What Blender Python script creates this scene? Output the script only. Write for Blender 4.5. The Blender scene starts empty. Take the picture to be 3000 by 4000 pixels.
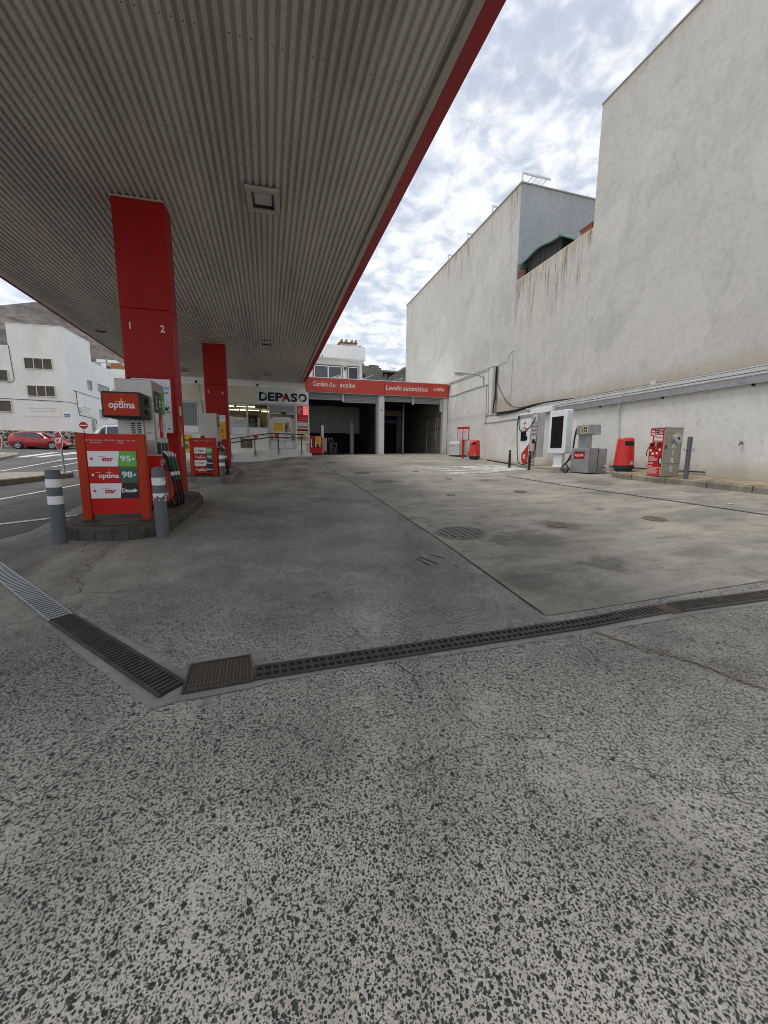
import bpy, bmesh, math, random
import numpy as np
from mathutils import Vector, Matrix
random.seed(7)
R_ = math.radians
SC = bpy.context.scene
COL = SC.collection

# ------------------------------------------------------------------ camera
FOC = 1525.0
PPX, PPY = 1500.0, 2000.0
CAM = np.array([0.0, 0.0, 1.36])
_fy = np.array([1046.0-PPX, 1775.0-PPY, FOC]); _fy /= np.linalg.norm(_fy)
_dn = np.array([-80.0, 10500.0, FOC]); _dn /= np.linalg.norm(_dn)
_dn = _dn - _fy*_dn.dot(_fy); _dn /= np.linalg.norm(_dn)
_up = -_dn
RW = np.stack([np.cross(_fy, _up), _fy, _up])     # camera axes (x right, y down, z forward) -> world
cd = bpy.data.cameras.new('camera'); cam = bpy.data.objects.new('camera', cd); COL.objects.link(cam)
cd.sensor_fit = 'VERTICAL'; cd.sensor_height = 36.0; cd.sensor_width = 27.0
cd.lens = FOC/4000.0*36.0
cd.clip_start = 0.05; cd.clip_end = 2000.0
M = Matrix.Identity(4)
for r in range(3):
    M[r][0] = RW[r][0]; M[r][1] = -RW[r][1]; M[r][2] = -RW[r][2]; M[r][3] = CAM[r]
cam.matrix_world = M
SC.camera = cam

# ------------------------------------------------------------------ light, sky, exposure
SUN_EL, SUN_AZ = 71.0, -80.0       # degrees; azimuth from +Y towards +X
w = bpy.data.worlds.new('World'); SC.world = w; w.use_nodes = True
nt = w.node_tree; nt.nodes.clear()
def N(t, **k):
    n = nt.nodes.new(t)
    for a, v in k.items(): setattr(n, a, v)
    return n
L = nt.links.new
out = N('ShaderNodeOutputWorld'); bg = N('ShaderNodeBackground'); bg.inputs['Strength'].default_value = 0.1
sky = N('ShaderNodeTexSky', sky_type='NISHITA', sun_disc=False)
sky.sun_elevation = R_(SUN_EL); sky.sun_rotation = R_(SUN_AZ); sky.air_density = 1.2; sky.dust_density = 2.0
tc = N('ShaderNodeTexCoord'); sep = N('ShaderNodeSeparateXYZ'); L(tc.outputs['Generated'], sep.inputs[0])
zc = N('ShaderNodeMath', operation='MAXIMUM'); zc.inputs[1].default_value = 0.0; L(sep.outputs[2], zc.inputs[0])
za = N('ShaderNodeMath', operation='ADD'); za.inputs[1].default_value = 0.16; L(zc.outputs[0], za.inputs[0])
dx = N('ShaderNodeMath', operation='DIVIDE'); dy = N('ShaderNodeMath', operation='DIVIDE')
L(sep.outputs[0], dx.inputs[0]); L(za.outputs[0], dx.inputs[1]); L(sep.outputs[1], dy.inputs[0]); L(za.outputs[0], dy.inputs[1])
cmb = N('ShaderNodeCombineXYZ'); L(dx.outputs[0], cmb.inputs[0]); L(dy.outputs[0], cmb.inputs[1])
def noise(scale, det, rough, dist=0.0):
    n = N('ShaderNodeTexNoise'); n.inputs['Scale'].default_value = scale; n.inputs['Detail'].default_value = det
    n.inputs['Roughness'].default_value = rough; n.inputs['Distortion'].default_value = dist
    L(cmb.outputs[0], n.inputs['Vector']); return n
def ramp(src, a, b, va=0.0, vb=1.0):
    m = N('ShaderNodeMapRange', interpolation_type='SMOOTHSTEP'); m.inputs[1].default_value = a; m.inputs[2].default_value = b
    m.inputs[3].default_value = va; m.inputs[4].default_value = vb; L(src, m.inputs[0]); return m
n1 = noise(10.5, 8, 0.56, 0.35); n2 = noise(2.1, 5, 0.55); n3 = noise(17.0, 6, 0.6)
ad = N('ShaderNodeMath', operation='MULTIPLY_ADD'); ad.inputs[1].default_value = 0.75; L(n2.outputs[0], ad.inputs[0]); L(n1.outputs[0], ad.inputs[2])
msk = ramp(ad.outputs[0], 0.72, 1.02, 0.46, 1.0)
hz = ramp(sep.outputs[2], 0.02, 0.38, 1.0, 0.0)
mx = N('ShaderNodeMath', operation='MAXIMUM'); L(msk.outputs[0], mx.inputs[0])
hz2 = N('ShaderNodeMath', operation='MULTIPLY'); hz2.inputs[1].default_value = 0.88; L(hz.outputs[0], hz2.inputs[0]); L(hz2.outputs[0], mx.inputs[1])
shade = ramp(n3.outputs[0], 0.3, 0.75, 0.92, 1.05)
ccol = N('ShaderNodeMix', data_type='RGBA', blend_type='MULTIPLY'); ccol.inputs[0].default_value = 1.0
ccol.inputs[6].default_value = (7.7, 8.0, 8.4, 1); L(shade.outputs[0], ccol.inputs[7])
mixc = N('ShaderNodeMix', data_type='RGBA'); L(mx.outputs[0], mixc.inputs[0]); L(sky.outputs[0], mixc.inputs[6]); L(ccol.outputs[2], mixc.inputs[7])
L(mixc.outputs[2], bg.inputs['Color']); L(bg.outputs[0], out.inputs['Surface'])

sl = bpy.data.lights.new('sun', 'SUN'); sl.energy = 1.5; sl.angle = R_(24); sl.color = (1.0, 0.96, 0.9)
so = bpy.data.objects.new('sun', sl); COL.objects.link(so)
sd = Vector((math.cos(R_(SUN_EL))*math.sin(R_(SUN_AZ)), math.cos(R_(SUN_EL))*math.cos(R_(SUN_AZ)), math.sin(R_(SUN_EL))))
so.rotation_euler = sd.to_track_quat('Z', 'Y').to_euler(); so.location = sd*50
SC.cycles.filter_width = 0.95
SC.view_settings.view_transform = 'Standard'; SC.view_settings.look = 'None'
SC.view_settings.exposure = 0.42; SC.view_settings.gamma = 1.0; SC.view_settings.use_curve_mapping = False

# ------------------------------------------------------------------ where things stand
def ss(t): t = min(1.0, max(0.0, t)); return t*t*(3-2*t)
def g(X, Y):                                       # height of the sloping ground
    Yc = min(max(Y, -10), 44.0); Xc = min(X, 11.5)
    k = np.interp(Yc, [9, 14], [.037, .022])
    z = .057*Yc + max(0.0, Xc-2.2)*k
    z += np.interp(Yc, [8, 11.6, 16, 24, 41], [0, -.09, -.28, -.32, -.68])*ss((1.8-X)/2.8)
    z -= .045*max(0.0, Yc-23.3)*ss(X/1.8)
    return float(z)
def ray(px, py): return RW @ np.array([px-PPX, py-PPY, FOC])
def aY(px, py, Y): d = ray(px, py); return Vector(CAM+d*(Y/d[1]))
def aX(px, py, X): d = ray(px, py); return Vector(CAM+d*(X/d[0]))
def GP(px, py, off=0.0):                           # the spot on the ground seen along a line of sight
    d = ray(px, py); d = d/np.linalg.norm(d); t = 0.5
    while t < 90:
        P = CAM+d*t
        if P[2]-g(P[0], P[1])-off <= 0: break
        t += 0.02
    return Vector(CAM+d*t)
SK = R_(-2.9)                                      # the whole plot is laid out 2.9 degrees off the long wall
FRONT = Vector((2.2, 23.4, 0))

# ------------------------------------------------------------------ materials
def mat(name, col, rough=.6, metal=0.0, var=.10, vs=3.0, bump=0.0, bs=40.0, dirt=None, da=0.0, ds=2.0, spec=.4, emit=0.0, coat=0.0, stretch=(1,1,1)):
    m = bpy.data.materials.new(name); m.use_nodes = True
    T = m.node_tree; b = T.nodes['Principled BSDF']
    b.inputs['Roughness'].default_value = rough; b.inputs['Metallic'].default_value = metal
    b.inputs['Specular IOR Level'].default_value = spec
    if coat: b.inputs['Coat Weight'].default_value = coat; b.inputs['Coat Roughness'].default_value = .1
    c4 = (*col, 1)
    if emit:
        b.inputs['Emission Color'].default_value = c4; b.inputs['Emission Strength'].default_value = emit
    tco = T.nodes.new('ShaderNodeTexCoord'); mp = T.nodes.new('ShaderNodeMapping'); mp.inputs['Scale'].default_value = stretch
    T.links.new(tco.outputs['Object'], mp.inputs[0]); V = mp.outputs[0]
    def nz(s, d=5, r=.6):
        n = T.nodes.new('ShaderNodeTexNoise'); n.inputs['Scale'].default_value = s; n.inputs['Detail'].default_value = d
        n.inputs['Roughness'].default_value = r; T.links.new(V, n.inputs['Vector']); return n
    n = nz(vs)
    mr = T.nodes.new('ShaderNodeMapRange'); mr.inputs[1].default_value = .3; mr.inputs[2].default_value = .7
    mr.inputs[3].default_value = 1-var; mr.inputs[4].default_value = 1+var; T.links.new(n.outputs[0], mr.inputs[0])
    mu = T.nodes.new('ShaderNodeMix'); mu.data_type = 'RGBA'; mu.blend_type = 'MULTIPLY'; mu.inputs[0].default_value = 1
    mu.inputs[6].default_value = c4; T.links.new(mr.outputs[0], mu.inputs[7]); res = mu.outputs[2]
    if dirt:
        n2 = nz(ds, 7, .65); m2 = T.nodes.new('ShaderNodeMapRange'); m2.inputs[1].default_value = .48; m2.inputs[2].default_value = .72
        m2.inputs[4].default_value = da; T.links.new(n2.outputs[0], m2.inputs[0])
        mi = T.nodes.new('ShaderNodeMix'); mi.data_type = 'RGBA'; T.links.new(m2.outputs[0], mi.inputs[0]); T.links.new(res, mi.inputs[6])
        mi.inputs[7].default_value = (*dirt, 1); res = mi.outputs[2]
    T.links.new(res, b.inputs['Base Color'])
    rr = T.nodes.new('ShaderNodeMapRange'); rr.inputs[3].default_value = max(0.03, rough-.08); rr.inputs[4].default_value = min(1, rough+.08)
    T.links.new(n.outputs[0], rr.inputs[0]); T.links.new(rr.outputs[0], b.inputs['Roughness'])
    if bump:
        n3 = nz(bs, 4); bp = T.nodes.new('ShaderNodeBump'); bp.inputs['Strength'].default_value = bump; bp.inputs['Distance'].default_value = .01
        T.links.new(n3.outputs[0], bp.inputs['Height']); T.links.new(bp.outputs[0], b.inputs['Normal'])
    return m

class Tree:                                         # small helper for bigger node materials
    def __init__(s, name, rough=.85):
        s.m = bpy.data.materials.new(name); s.m.use_nodes = True; s.T = s.m.node_tree; s.b = s.T.nodes['Principled BSDF']
        s.b.inputs['Roughness'].default_value = rough; s.b.inputs['Specular IOR Level'].default_value = .25
        gm = s.T.nodes.new('ShaderNodeNewGeometry'); s.pos = gm.outputs['Position']
        sp = s.T.nodes.new('ShaderNodeSeparateXYZ'); s.T.links.new(s.pos, sp.inputs[0]); s.x, s.y, s.z = sp.outputs
    def lk(s, a, b):
        if isinstance(a, (int, float)): b.default_value = a
        elif isinstance(a, tuple): b.default_value = (*a, 1) if len(b.default_value) == 4 and len(a) == 3 else a
        else: s.T.links.new(a, b)
    def math(s, op, a, b=0.0, c=0.0):
        n = s.T.nodes.new('ShaderNodeMath'); n.operation = op
        s.lk(a, n.inputs[0]); s.lk(b, n.inputs[1]); s.lk(c, n.inputs[2]); return n.outputs[0]
    def scale(s, v, sc):
        n = s.T.nodes.new('ShaderNodeMapping'); n.inputs['Scale'].default_value = sc; s.lk(v, n.inputs[0]); return n.outputs[0]
    def noise(s, sc, det=5, rough=.6, vec=None, dist=0.0):
        n = s.T.nodes.new('ShaderNodeTexNoise'); n.inputs['Scale'].default_value = sc; n.inputs['Detail'].default_value = det
        n.inputs['Roughness'].default_value = rough; n.inputs['Distortion'].default_value = dist
        s.lk(vec if vec is not None else s.pos, n.inputs['Vector']); return n
    def vor(s, sc, vec=None, feat='F1', rnd=1.0):
        n = s.T.nodes.new('ShaderNodeTexVoronoi'); n.feature = feat; n.inputs['Scale'].default_value = sc; n.inputs['Randomness'].default_value = rnd
        s.lk(vec if vec is not None else s.pos, n.inputs['Vector']); return n
    def rng(s, v, a, b, lo=0.0, hi=1.0, smooth=True):
        n = s.T.nodes.new('ShaderNodeMapRange'); n.interpolation_type = 'SMOOTHSTEP' if smooth else 'LINEAR'
        s.lk(v, n.inputs[0]); s.lk(a, n.inputs[1]); s.lk(b, n.inputs[2]); s.lk(lo, n.inputs[3]); s.lk(hi, n.inputs[4]); return n.outputs[0]
    def mix(s, f, a, b, blend='MIX'):
        n = s.T.nodes.new('ShaderNodeMix'); n.data_type = 'RGBA'; n.blend_type = blend
        s.lk(f, n.inputs[0]); s.lk(a, n.inputs[6]); s.lk(b, n.inputs[7]); return n.outputs[2]
    def warp(s, vec, sc, amt):
        n = s.noise(sc, 2, .5, vec)
        a = s.T.nodes.new('ShaderNodeVectorMath'); a.operation = 'MULTIPLY_ADD'
        s.T.links.new(n.outputs['Color'], a.inputs[0]); a.inputs[1].default_value = (amt, amt, amt); s.lk(vec, a.inputs[2]); return a.outputs[0]
    def bump(s, h, st, dist=.01):
        n = s.T.nodes.new('ShaderNodeBump'); n.inputs['Strength'].default_value = st; n.inputs['Distance'].default_value = dist
        s.lk(h, n.inputs['Height']); s.T.links.new(n.outputs[0], s.b.inputs['Normal'])
    def done(s, col): s.lk(col, s.b.inputs['Base Color']); return s.m

def aggregate_mat():
    t = Tree('exposed_aggregate', .8)
    v = t.warp(t.scale(t.pos, (1, 1, 0.0)), 130, .011)
    va = t.vor(92, v); vb = t.vor(165, v); vc = t.vor(44, v)
    cc = t.T.nodes.new('ShaderNodeSeparateXYZ'); t.T.links.new(vc.outputs['Color'], cc.inputs[0])
    ca = t.T.nodes.new('ShaderNodeSeparateXYZ'); t.T.links.new(va.outputs['Color'], ca.inputs[0])
    cb = t.T.nodes.new('ShaderNodeSeparateXYZ'); t.T.links.new(vb.outputs['Color'], cb.inputs[0])
    worn = t.noise(1.1, 5, .65).outputs[0]; worn2 = t.noise(4.0, 5, .62).outputs[0]
    cov = t.rng(t.math('MULTIPLY_ADD', worn2, .5, t.math('MULTIPLY', worn, .9)), .42, .72, .12, 1.0)   # how far the cement has worn off the stones
    edge = t.math('ADD', t.y, t.math('MULTIPLY', t.noise(.8, 4, .6).outputs[0], 3.0))
    sm1 = t.math('MULTIPLY', t.rng(t.x, -.7, -1.7), t.rng(edge, 4.0, 5.6))
    sm2 = t.rng(edge, 8.6, 13.0)
    sm = t.math('MAXIMUM', sm1, sm2)
    def chips(vn, cn, k, off, rlo, rvar): # a share of the cells holds a stone, of its own radius
        r_ = t.math('MULTIPLY_ADD', cn.outputs[1], rvar, rlo)
        return t.math('MULTIPLY', t.rng(t.math('SUBTRACT', t.math('MULTIPLY_ADD', cov, k, off), cn.outputs[0]), -.02, .04), t.rng(t.math('SUBTRACT', r_, vn.outputs['Distance']), -.02, .03))
    sA = chips(va, ca, .96, .0, .26, .26); sB = chips(vb, cb, .85, .10, .27, .22); sC = chips(vc, cc, .20, -.01, .20, .26)
    st = t.math('MULTIPLY', t.math('MAXIMUM', t.math('MAXIMUM', sA, sB), sC), t.rng(sm, 0, 1, 1, .34))
    stone = t.mix(t.math('MULTIPLY', ca.outputs[2], cb.outputs[2]), (.012, .013, .015), (.085, .082, .080))
    fine = t.noise(160, 3, .7).outputs[0]
    cem = t.mix(t.rng(fine, .3, .7), (.275, .262, .230), (.45, .430, .382))
    cem = t.mix(t.rng(t.noise(.9, 6, .65).outputs[0], .40, .68), cem, (.235, .222, .198))
    smooth = t.mix(t.rng(t.noise(1.6, 7, .68, t.scale(t.pos, (1, .45, 1))).outputs[0], .34, .68), (.36, .335, .29), (.17, .150, .128))
    cem = t.mix(sm, cem, smooth)
    c = t.mix(st, cem, stone)
    oil = t.math('MULTIPLY', t.rng(t.noise(1.7, 8, .72).outputs[0], .55, .70), t.rng(t.noise(.35, 3, .5).outputs[0], .40, .62))
    c = t.mix(t.math('MULTIPLY', oil, .20), c, (.055, .052, .055))
    tyre = t.rng(t.noise(2.2, 5, .65, t.scale(t.pos, (1.3, .12, 1))).outputs[0], .54, .70)
    c = t.mix(t.math('MULTIPLY', tyre, .14), c, (.06, .057, .055))
    # pale dusty scuffs
    c = t.mix(t.math('MULTIPLY', t.rng(t.noise(.75, 6, .7, t.scale(t.pos, (.5, 1.2, 1))).outputs[0], .56, .74), .35), c, (.32, .30, .265))
    crk = t.vor(.42, t.warp(t.scale(t.pos, (1, 1, 0)), 3.5, .35), 'DISTANCE_TO_EDGE').outputs[0]
    ck = t.math('MULTIPLY', t.rng(crk, .0032, .001), t.rng(t.noise(.7, 3).outputs[0], .50, .58))
    c = t.mix(t.math('MULTIPLY', ck, .60), c, (.028, .026, .024))
    t.bump(t.math('SUBTRACT', t.math('MULTIPLY', st, .6), ck), .5, .006)
    return t.done(c)

def concrete_mat(name, a, b, stain=(.07, .065, .058), amt=.6, spots=()):
    t = Tree(name, .82)
    big = t.noise(.55, 8, .66).outputs[0]; mid = t.noise(2.8, 7, .68, t.scale(t.pos, (.8, 1.5, 1))).outputs[0]; fine = t.noise(70, 4, .7).outputs[0]
    c = t.mix(t.rng(big, .33, .66), b, a)
    c = t.mix(t.math('MULTIPLY', t.rng(mid, .45, .68), .65), c, tuple(x*.58 for x in b))
    c = t.mix(t.math('MULTIPLY', t.rng(fine, .46, .60), .50), c, tuple(x*.48 for x in a)); c = t.mix(t.math('MULTIPLY', t.rng(t.noise(24, 5, .78).outputs[0], .49, .62), .55), c, tuple(x*.5 for x in a)); c = t.mix(t.math('MULTIPLY', t.rng(t.noise(1.2, 7, .7, t.scale(t.pos, (.5, 1.6, 1))).outputs[0], .46, .66), .45), c, tuple(min(.8, x*1.22) for x in a))
    pits = t.rng(t.vor(26).outputs['Distance'], .10, .05); pits = t.math('MULTIPLY', pits, t.rng(t.noise(4, 4).outputs[0], .5, .62))
    c = t.mix(t.math('MULTIPLY', pits, .8), c, (.06, .056, .05))
    oil = t.math('MULTIPLY', t.rng(t.noise(2.3, 8, .75, t.scale(t.pos, (1, .55, 1))).outputs[0], .54, .70), t.rng(t.noise(.5, 3).outputs[0], .42, .6))
    c = t.mix(t.math('MULTIPLY', oil, amt), c, stain)
    jit = t.math('MULTIPLY', t.math('SUBTRACT', t.noise(3.5, 6, .7).outputs[0], .5), .9); sm_ = 0.0     # grime round covers and where machines drip
    for sx_, sy_, sr_ in spots:
        p_, q_ = t.math('SUBTRACT', t.x, sx_), t.math('SUBTRACT', t.y, sy_); d_ = t.math('SQRT', t.math('ADD', t.math('MULTIPLY', p_, p_), t.math('MULTIPLY', q_, q_)))
        sm_ = t.math('MAXIMUM', sm_, t.rng(t.math('ADD', d_, jit), sr_, sr_*.35))
    if spots: c = t.mix(t.math('MULTIPLY', sm_, .55), c, stain)
    crk = t.vor(.5, t.warp(t.scale(t.pos, (1, 1, 0)), 3, .4), 'DISTANCE_TO_EDGE').outputs[0]
    ck = t.math('MULTIPLY', t.rng(crk, .004, .0012), t.rng(t.noise(.6, 3).outputs[0], .54, .62))
    c = t.mix(ck, c, (.05, .045, .04))
    t.bump(t.math('ADD', fine, t.math('MULTIPLY', pits, -1.0)), .25, .006)
    return t.done(c)

def asphalt_mat():
    t = Tree('asphalt', .85)
    f = t.noise(120, 3, .7).outputs[0]; b = t.noise(.5, 6, .6).outputs[0]
    c = t.mix(t.rng(b, .35, .65), (.075, .075, .078), (.115, .113, .110))
    c = t.mix(t.math('MULTIPLY', t.rng(f, .5, .7), .5), c, (.19, .18, .17))
    c = t.mix(t.math('MULTIPLY', t.rng(t.noise(1.5, 6, .7, t.scale(t.pos, (2, .2, 1))).outputs[0], .5, .7), .5), c, (.05, .05, .052))
    t.bump(f, .3, .008); return t.done(c)

def paint_mat(name, wear=.5):
    t = Tree(name, .7)
    n = t.math('ADD', t.math('MULTIPLY', t.noise(3.5, 7, .7).outputs[0], .6), t.math('MULTIPLY', t.noise(45, 4, .7).outputs[0], .4))
    return t.done(t.mix(t.rng(n, wear-.06, wear+.10), (.62, .61, .58), (.24, .225, .20)))

def stucco_mat(name, base, top, slo, shi, foot=None, blot=.5, rust=(.23, .145, .065), ymul=3.2, amt=.8):
    # trowelled render: blotches, diagonal patch marks, rust runs hanging from the wall head, ochre tide mark at its foot
    t = Tree(name, .9)
    vd = t.T.nodes.new('ShaderNodeVectorRotate'); vd.rotation_type = 'X_AXIS'; vd.inputs['Angle'].default_value = R_(38)
    t.T.links.new(t.pos, vd.inputs['Vector'])
    d1 = t.noise(.8, 8, .68, t.scale(t.warp(vd.outputs[0], .5, 1.6), (1, .7, 1.35)), .6).outputs[0]
    d2 = t.noise(.28, 5, .6).outputs[0]; d3 = t.noise(6, 5, .65).outputs[0]
    c = t.mix(t.rng(d1, .47, .66, 0, blot), base, tuple(x*.73 for x in base))
    c = t.mix(t.rng(d2, .35, .7, 0, .45), c, tuple(min(1, x*1.14) for x in base))
    c = t.mix(t.math('MULTIPLY', t.rng(d3, .44, .70), .34), c, tuple(x*.66 for x in base)); c = t.mix(t.math('MULTIPLY', t.rng(t.noise(2.2, 8, .72, t.scale(t.pos, (1, 1.3, .55))).outputs[0], .47, .66), .38), c, tuple(x*.72 for x in base))
    pk = t.rng(t.noise(1.9, 3, .5, t.scale(t.warp(vd.outputs[0], .7, .9), (1, .8, 2.0))).outputs[0], .70, .75)
    c = t.mix(t.math('MULTIPLY', pk, .35), c, tuple(x*.42 for x in base))
    ed = t.vor(.22, t.warp(t.pos, .6, 1.5), 'DISTANCE_TO_EDGE').outputs[0]
    c = t.mix(t.math('MULTIPLY', t.math('MULTIPLY', t.rng(ed, .006, .002), t.rng(t.noise(.5, 3).outputs[0], .52, .6)), .30), c, tuple(x*.6 for x in base))
    pt = t.vor(.45, t.warp(vd.outputs[0], 1.2, .6)); ps = t.T.nodes.new('ShaderNodeSeparateXYZ'); t.T.links.new(pt.outputs['Color'], ps.inputs[0])
    c = t.mix(t.math('MULTIPLY', t.rng(ps.outputs[0], .62, .95), .22), c, tuple(x*.72 for x in base)); c = t.mix(t.math('MULTIPLY', t.rng(ps.outputs[1], .7, .95), .25), c, tuple(min(1, x*1.2) for x in base))
    below = t.math('SUBTRACT', top, t.z)
    ln = t.noise(ymul, 3, .6, t.scale(t.pos, (1, 1, 0.02))).outputs[0]
    n2 = t.noise(ymul*4.2, 4, .65, t.scale(t.pos, (1, 1, .06))).outputs[0]
    length = t.rng(ln, .40, .64, slo, shi)
    run = t.math('MULTIPLY', t.rng(t.math('DIVIDE', below, length), 1.0, .1), t.rng(n2, .47, .66))
    patch = t.rng(t.noise(.33, 2, .5, t.scale(t.pos, (1, 1, 0))).outputs[0], .40, .60, .15, 1)
    c = t.mix(t.math('MULTIPLY', t.math('MULTIPLY', run, patch), amt), c, rust)
    c = t.mix(t.math('MULTIPLY', t.math('MULTIPLY', t.rng(below, .5, 0), t.rng(below, -.03, 0)), .26), c, (.36, .28, .17))
    if foot is not None:
        up = t.math('SUBTRACT', t.z, t.math('ADD', foot, t.math('MULTIPLY', t.noise(1.3, 6, .7, t.scale(t.pos, (1, 1, .3))).outputs[0], .55)))
        c = t.mix(t.rng(up, .30, -.25, 0, .62), c, (.36, .29, .20))
    t.bump(t.math('ADD', d1, t.math('MULTIPLY', d3, .4)), .25, .03)
    return t.done(c)

def block_mat(name, a, b, mortar, bw, bh, axis='XZ'):
    t = Tree(name, .9)
    s = t.T.nodes.new('ShaderNodeCombineXYZ'); t.T.links.new(t.x if axis[0] == 'X' else t.y, s.inputs[0]); t.T.links.new(t.z, s.inputs[1])
    n = t.T.nodes.new('ShaderNodeTexBrick'); t.T.links.new(s.outputs[0], n.inputs['Vector'])
    n.inputs['Color1'].default_value = (*a, 1); n.inputs['Color2'].default_value = (*b, 1); n.inputs['Mortar'].default_value = (*mortar, 1)
    n.inputs['Scale'].default_value = 1; n.inputs['Brick Width'].default_value = bw; n.inputs['Row Height'].default_value = bh; n.inputs['Mortar Size'].default_value = bh*.07
    c = t.mix(t.math('MULTIPLY', t.rng(t.noise(3, 6, .7).outputs[0], .4, .7), .5), n.outputs[0], tuple(x*.5 for x in a))
    return t.done(c)

def rubble_mat():
    t = Tree('rubble_stone', .9)
    v = t.warp(t.pos, 2.5, .2); e = t.vor(2.6, v, 'DISTANCE_TO_EDGE').outputs[0]; cc = t.vor(2.6, v).outputs['Color']
    sp = t.T.nodes.new('ShaderNodeSeparateXYZ'); t.T.links.new(cc, sp.inputs[0])
    st = t.mix(sp.outputs[0], (.035, .030, .026), (.14, .11, .085))
    c = t.mix(t.rng(e, .055, .10), (.48, .45, .38), st); t.bump(t.rng(e, .03, .15), .8, .05); return t.done(c)

def hill_mat():
    t = Tree('hill_scrub', .95)
    n = t.noise(.06, 9, .72, t.scale(t.pos, (1, 1, 1.6))).outputs[0]; n2 = t.noise(.35, 7, .75).outputs[0]
    c = t.mix(t.rng(n, .36, .64), (.095, .080, .075), (.165, .140, .125)); c = t.mix(t.math('MULTIPLY', t.rng(n2, .46, .60), .8), c, (.050, .045, .046))
    return t.done(c)

def glass_mat(name, tint, refl=.12, rough=.03):
    m = bpy.data.materials.new(name); m.use_nodes = True; T = m.node_tree; T.nodes.clear()
    o = T.nodes.new('ShaderNodeOutputMaterial'); a = T.nodes.new('ShaderNodeBsdfTransparent'); b = T.nodes.new('ShaderNodeBsdfGlossy'); mx = T.nodes.new('ShaderNodeMixShader')
    a.inputs[0].default_value = (*tint, 1); b.inputs['Roughness'].default_value = rough; b.inputs[0].default_value = (.9, .9, .9, 1)
    fr = T.nodes.new('ShaderNodeLayerWeight'); fr.inputs['Blend'].default_value = .25
    ml = T.nodes.new('ShaderNodeMath'); ml.operation = 'MULTIPLY_ADD'; ml.inputs[1].default_value = .7; ml.inputs[2].default_value = refl
    T.links.new(fr.outputs['Fresnel'], ml.inputs[0]); T.links.new(ml.outputs[0], mx.inputs[0]); T.links.new(a.outputs[0], mx.inputs[1]); T.links.new(b.outputs[0], mx.inputs[2])
    T.links.new(mx.outputs[0], o.inputs[0]); return m

K = {}
K['agg'] = aggregate_mat()
K['conc'] = concrete_mat('apron_concrete', (.335, .310, .262), (.205, .190, .162), amt=.75, spots=((4.1, 4.76, .42), (3.3, 4.25, .5), (2.9, 4.35, .3), (3.41, 3.19, .3), (2.36, 3.03, .35), (8.2, 8.2, .7), (9.2, 10.9, .6), (7.0, 6.9, .45), (5.9, 9.7, .4), (3.1, 10.5, .6), (8.9, 4.6, .5)))
K['strip'] = concrete_mat('drain_concrete', (.33, .315, .285), (.20, .19, .172), amt=.7)
K['kerb'] = concrete_mat('kerb_concrete', (.33, .29, .23), (.20, .17, .13))
K['kerb_dark'] = concrete_mat('island_kerb', (.105, .095, .082), (.060, .054, .047))
K['isle_pave'] = concrete_mat('island_paving', (.12, .10, .085), (.065, .056, .048))
K['kerb_grey'] = concrete_mat('island_kerb_grey', (.30, .285, .26), (.17, .16, .145))
K['dirt'] = concrete_mat('dusty_paving', (.36, .29, .20), (.22, .17, .115))
K['plinth'] = concrete_mat('plinth_concrete', (.38, .345, .27), (.25, .225, .17))
K['pave'] = concrete_mat('pavement_concrete', (.42, .38, .32), (.30, .27, .22))
K['asph'] = asphalt_mat()
K['line'] = paint_mat('road_paint', .55); K['worn'] = paint_mat('worn_white_paint', .47)
K['wallA'] = stucco_mat('render_tall', (.545, .524, .475), 13.05, .2, 1.0, 3.5, .5, amt=.2)
K['wallP'] = stucco_mat('render_parapet', (.545, .524, .475), 9.26, .3, 3.6, 3.5, .5, ymul=2.4, amt=1.0)
K['wallB'] = stucco_mat('render_far', (.545, .524, .475), 13.32, .9, 3.4, 3.9, .5, ymul=2.6, amt=.8)
K['wallG'] = stucco_mat('render_blue_grey', (.42, .45, .47), 13.3, .3, 4.5, None, .15, rust=(.30, .25, .17), ymul=1.1, amt=.32)  # gable paint; its cooler, darker tone also carries the shade on that face
K['wallL'] = stucco_mat('boundary_paint', (.68, .668, .625), 3.6, .05, .3, .85, .22, amt=.2)
K['white'] = mat('white_wall', (.70, .69, .65), .85, var=.05, vs=1.5, dirt=(.45, .40, .32), da=.45, ds=.8, bump=.15)
K['whiteb'] = mat('white_block_wall', (.80, .785, .73), .9, var=.05, vs=.8, dirt=(.52, .45, .34), da=.5, ds=.35, stretch=(1, 1, .5))
K['whites'] = mat('white_side_wall', (.80, .80, .79), .9, var=.04, vs=.8, dirt=(.6, .58, .54), da=.4, ds=.35)
K['cream'] = mat('cream_wall', (.66, .61, .50), .9, var=.08, vs=1.2)
K['grey_w'] = mat('grey_wall', (.36, .34, .31), .9, var=.1, vs=1.0)
K['rust_w'] = mat('orange_wall', (.34, .13, .06), .9)
K['pink'] = mat('pale_pink_wall', (.60, .55, .52), .9, var=.06)
K['red'] = mat('red_paint', (.36, .013, .012), .45, var=.10, vs=1.3, dirt=(.20, .013, .012), da=.5, ds=2.2, spec=.2, stretch=(1, 1, .5))
K['red2'] = mat('red_fascia', (.50, .055, .035), .5, var=.08, vs=1.0, dirt=(.55, .13, .09), da=.5, ds=.9)
K['redc'] = mat('red_canopy_edge', (.30, .012, .015), .5, var=.06, spec=.2)
K['redo'] = mat('orange_red_paint', (.44, .036, .012), .5, spec=.2, var=.08, dirt=(.20, .045, .02), da=.4, ds=3)
K['redbin'] = mat('red_plastic', (.62, .022, .014), .35, var=.05, coat=.25)
K['redp'] = mat('red_print', (.50, .016, .012), .4, var=.04, spec=.22)
K['whp'] = mat('white_print', (.78, .78, .80), .4, var=.02)
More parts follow.
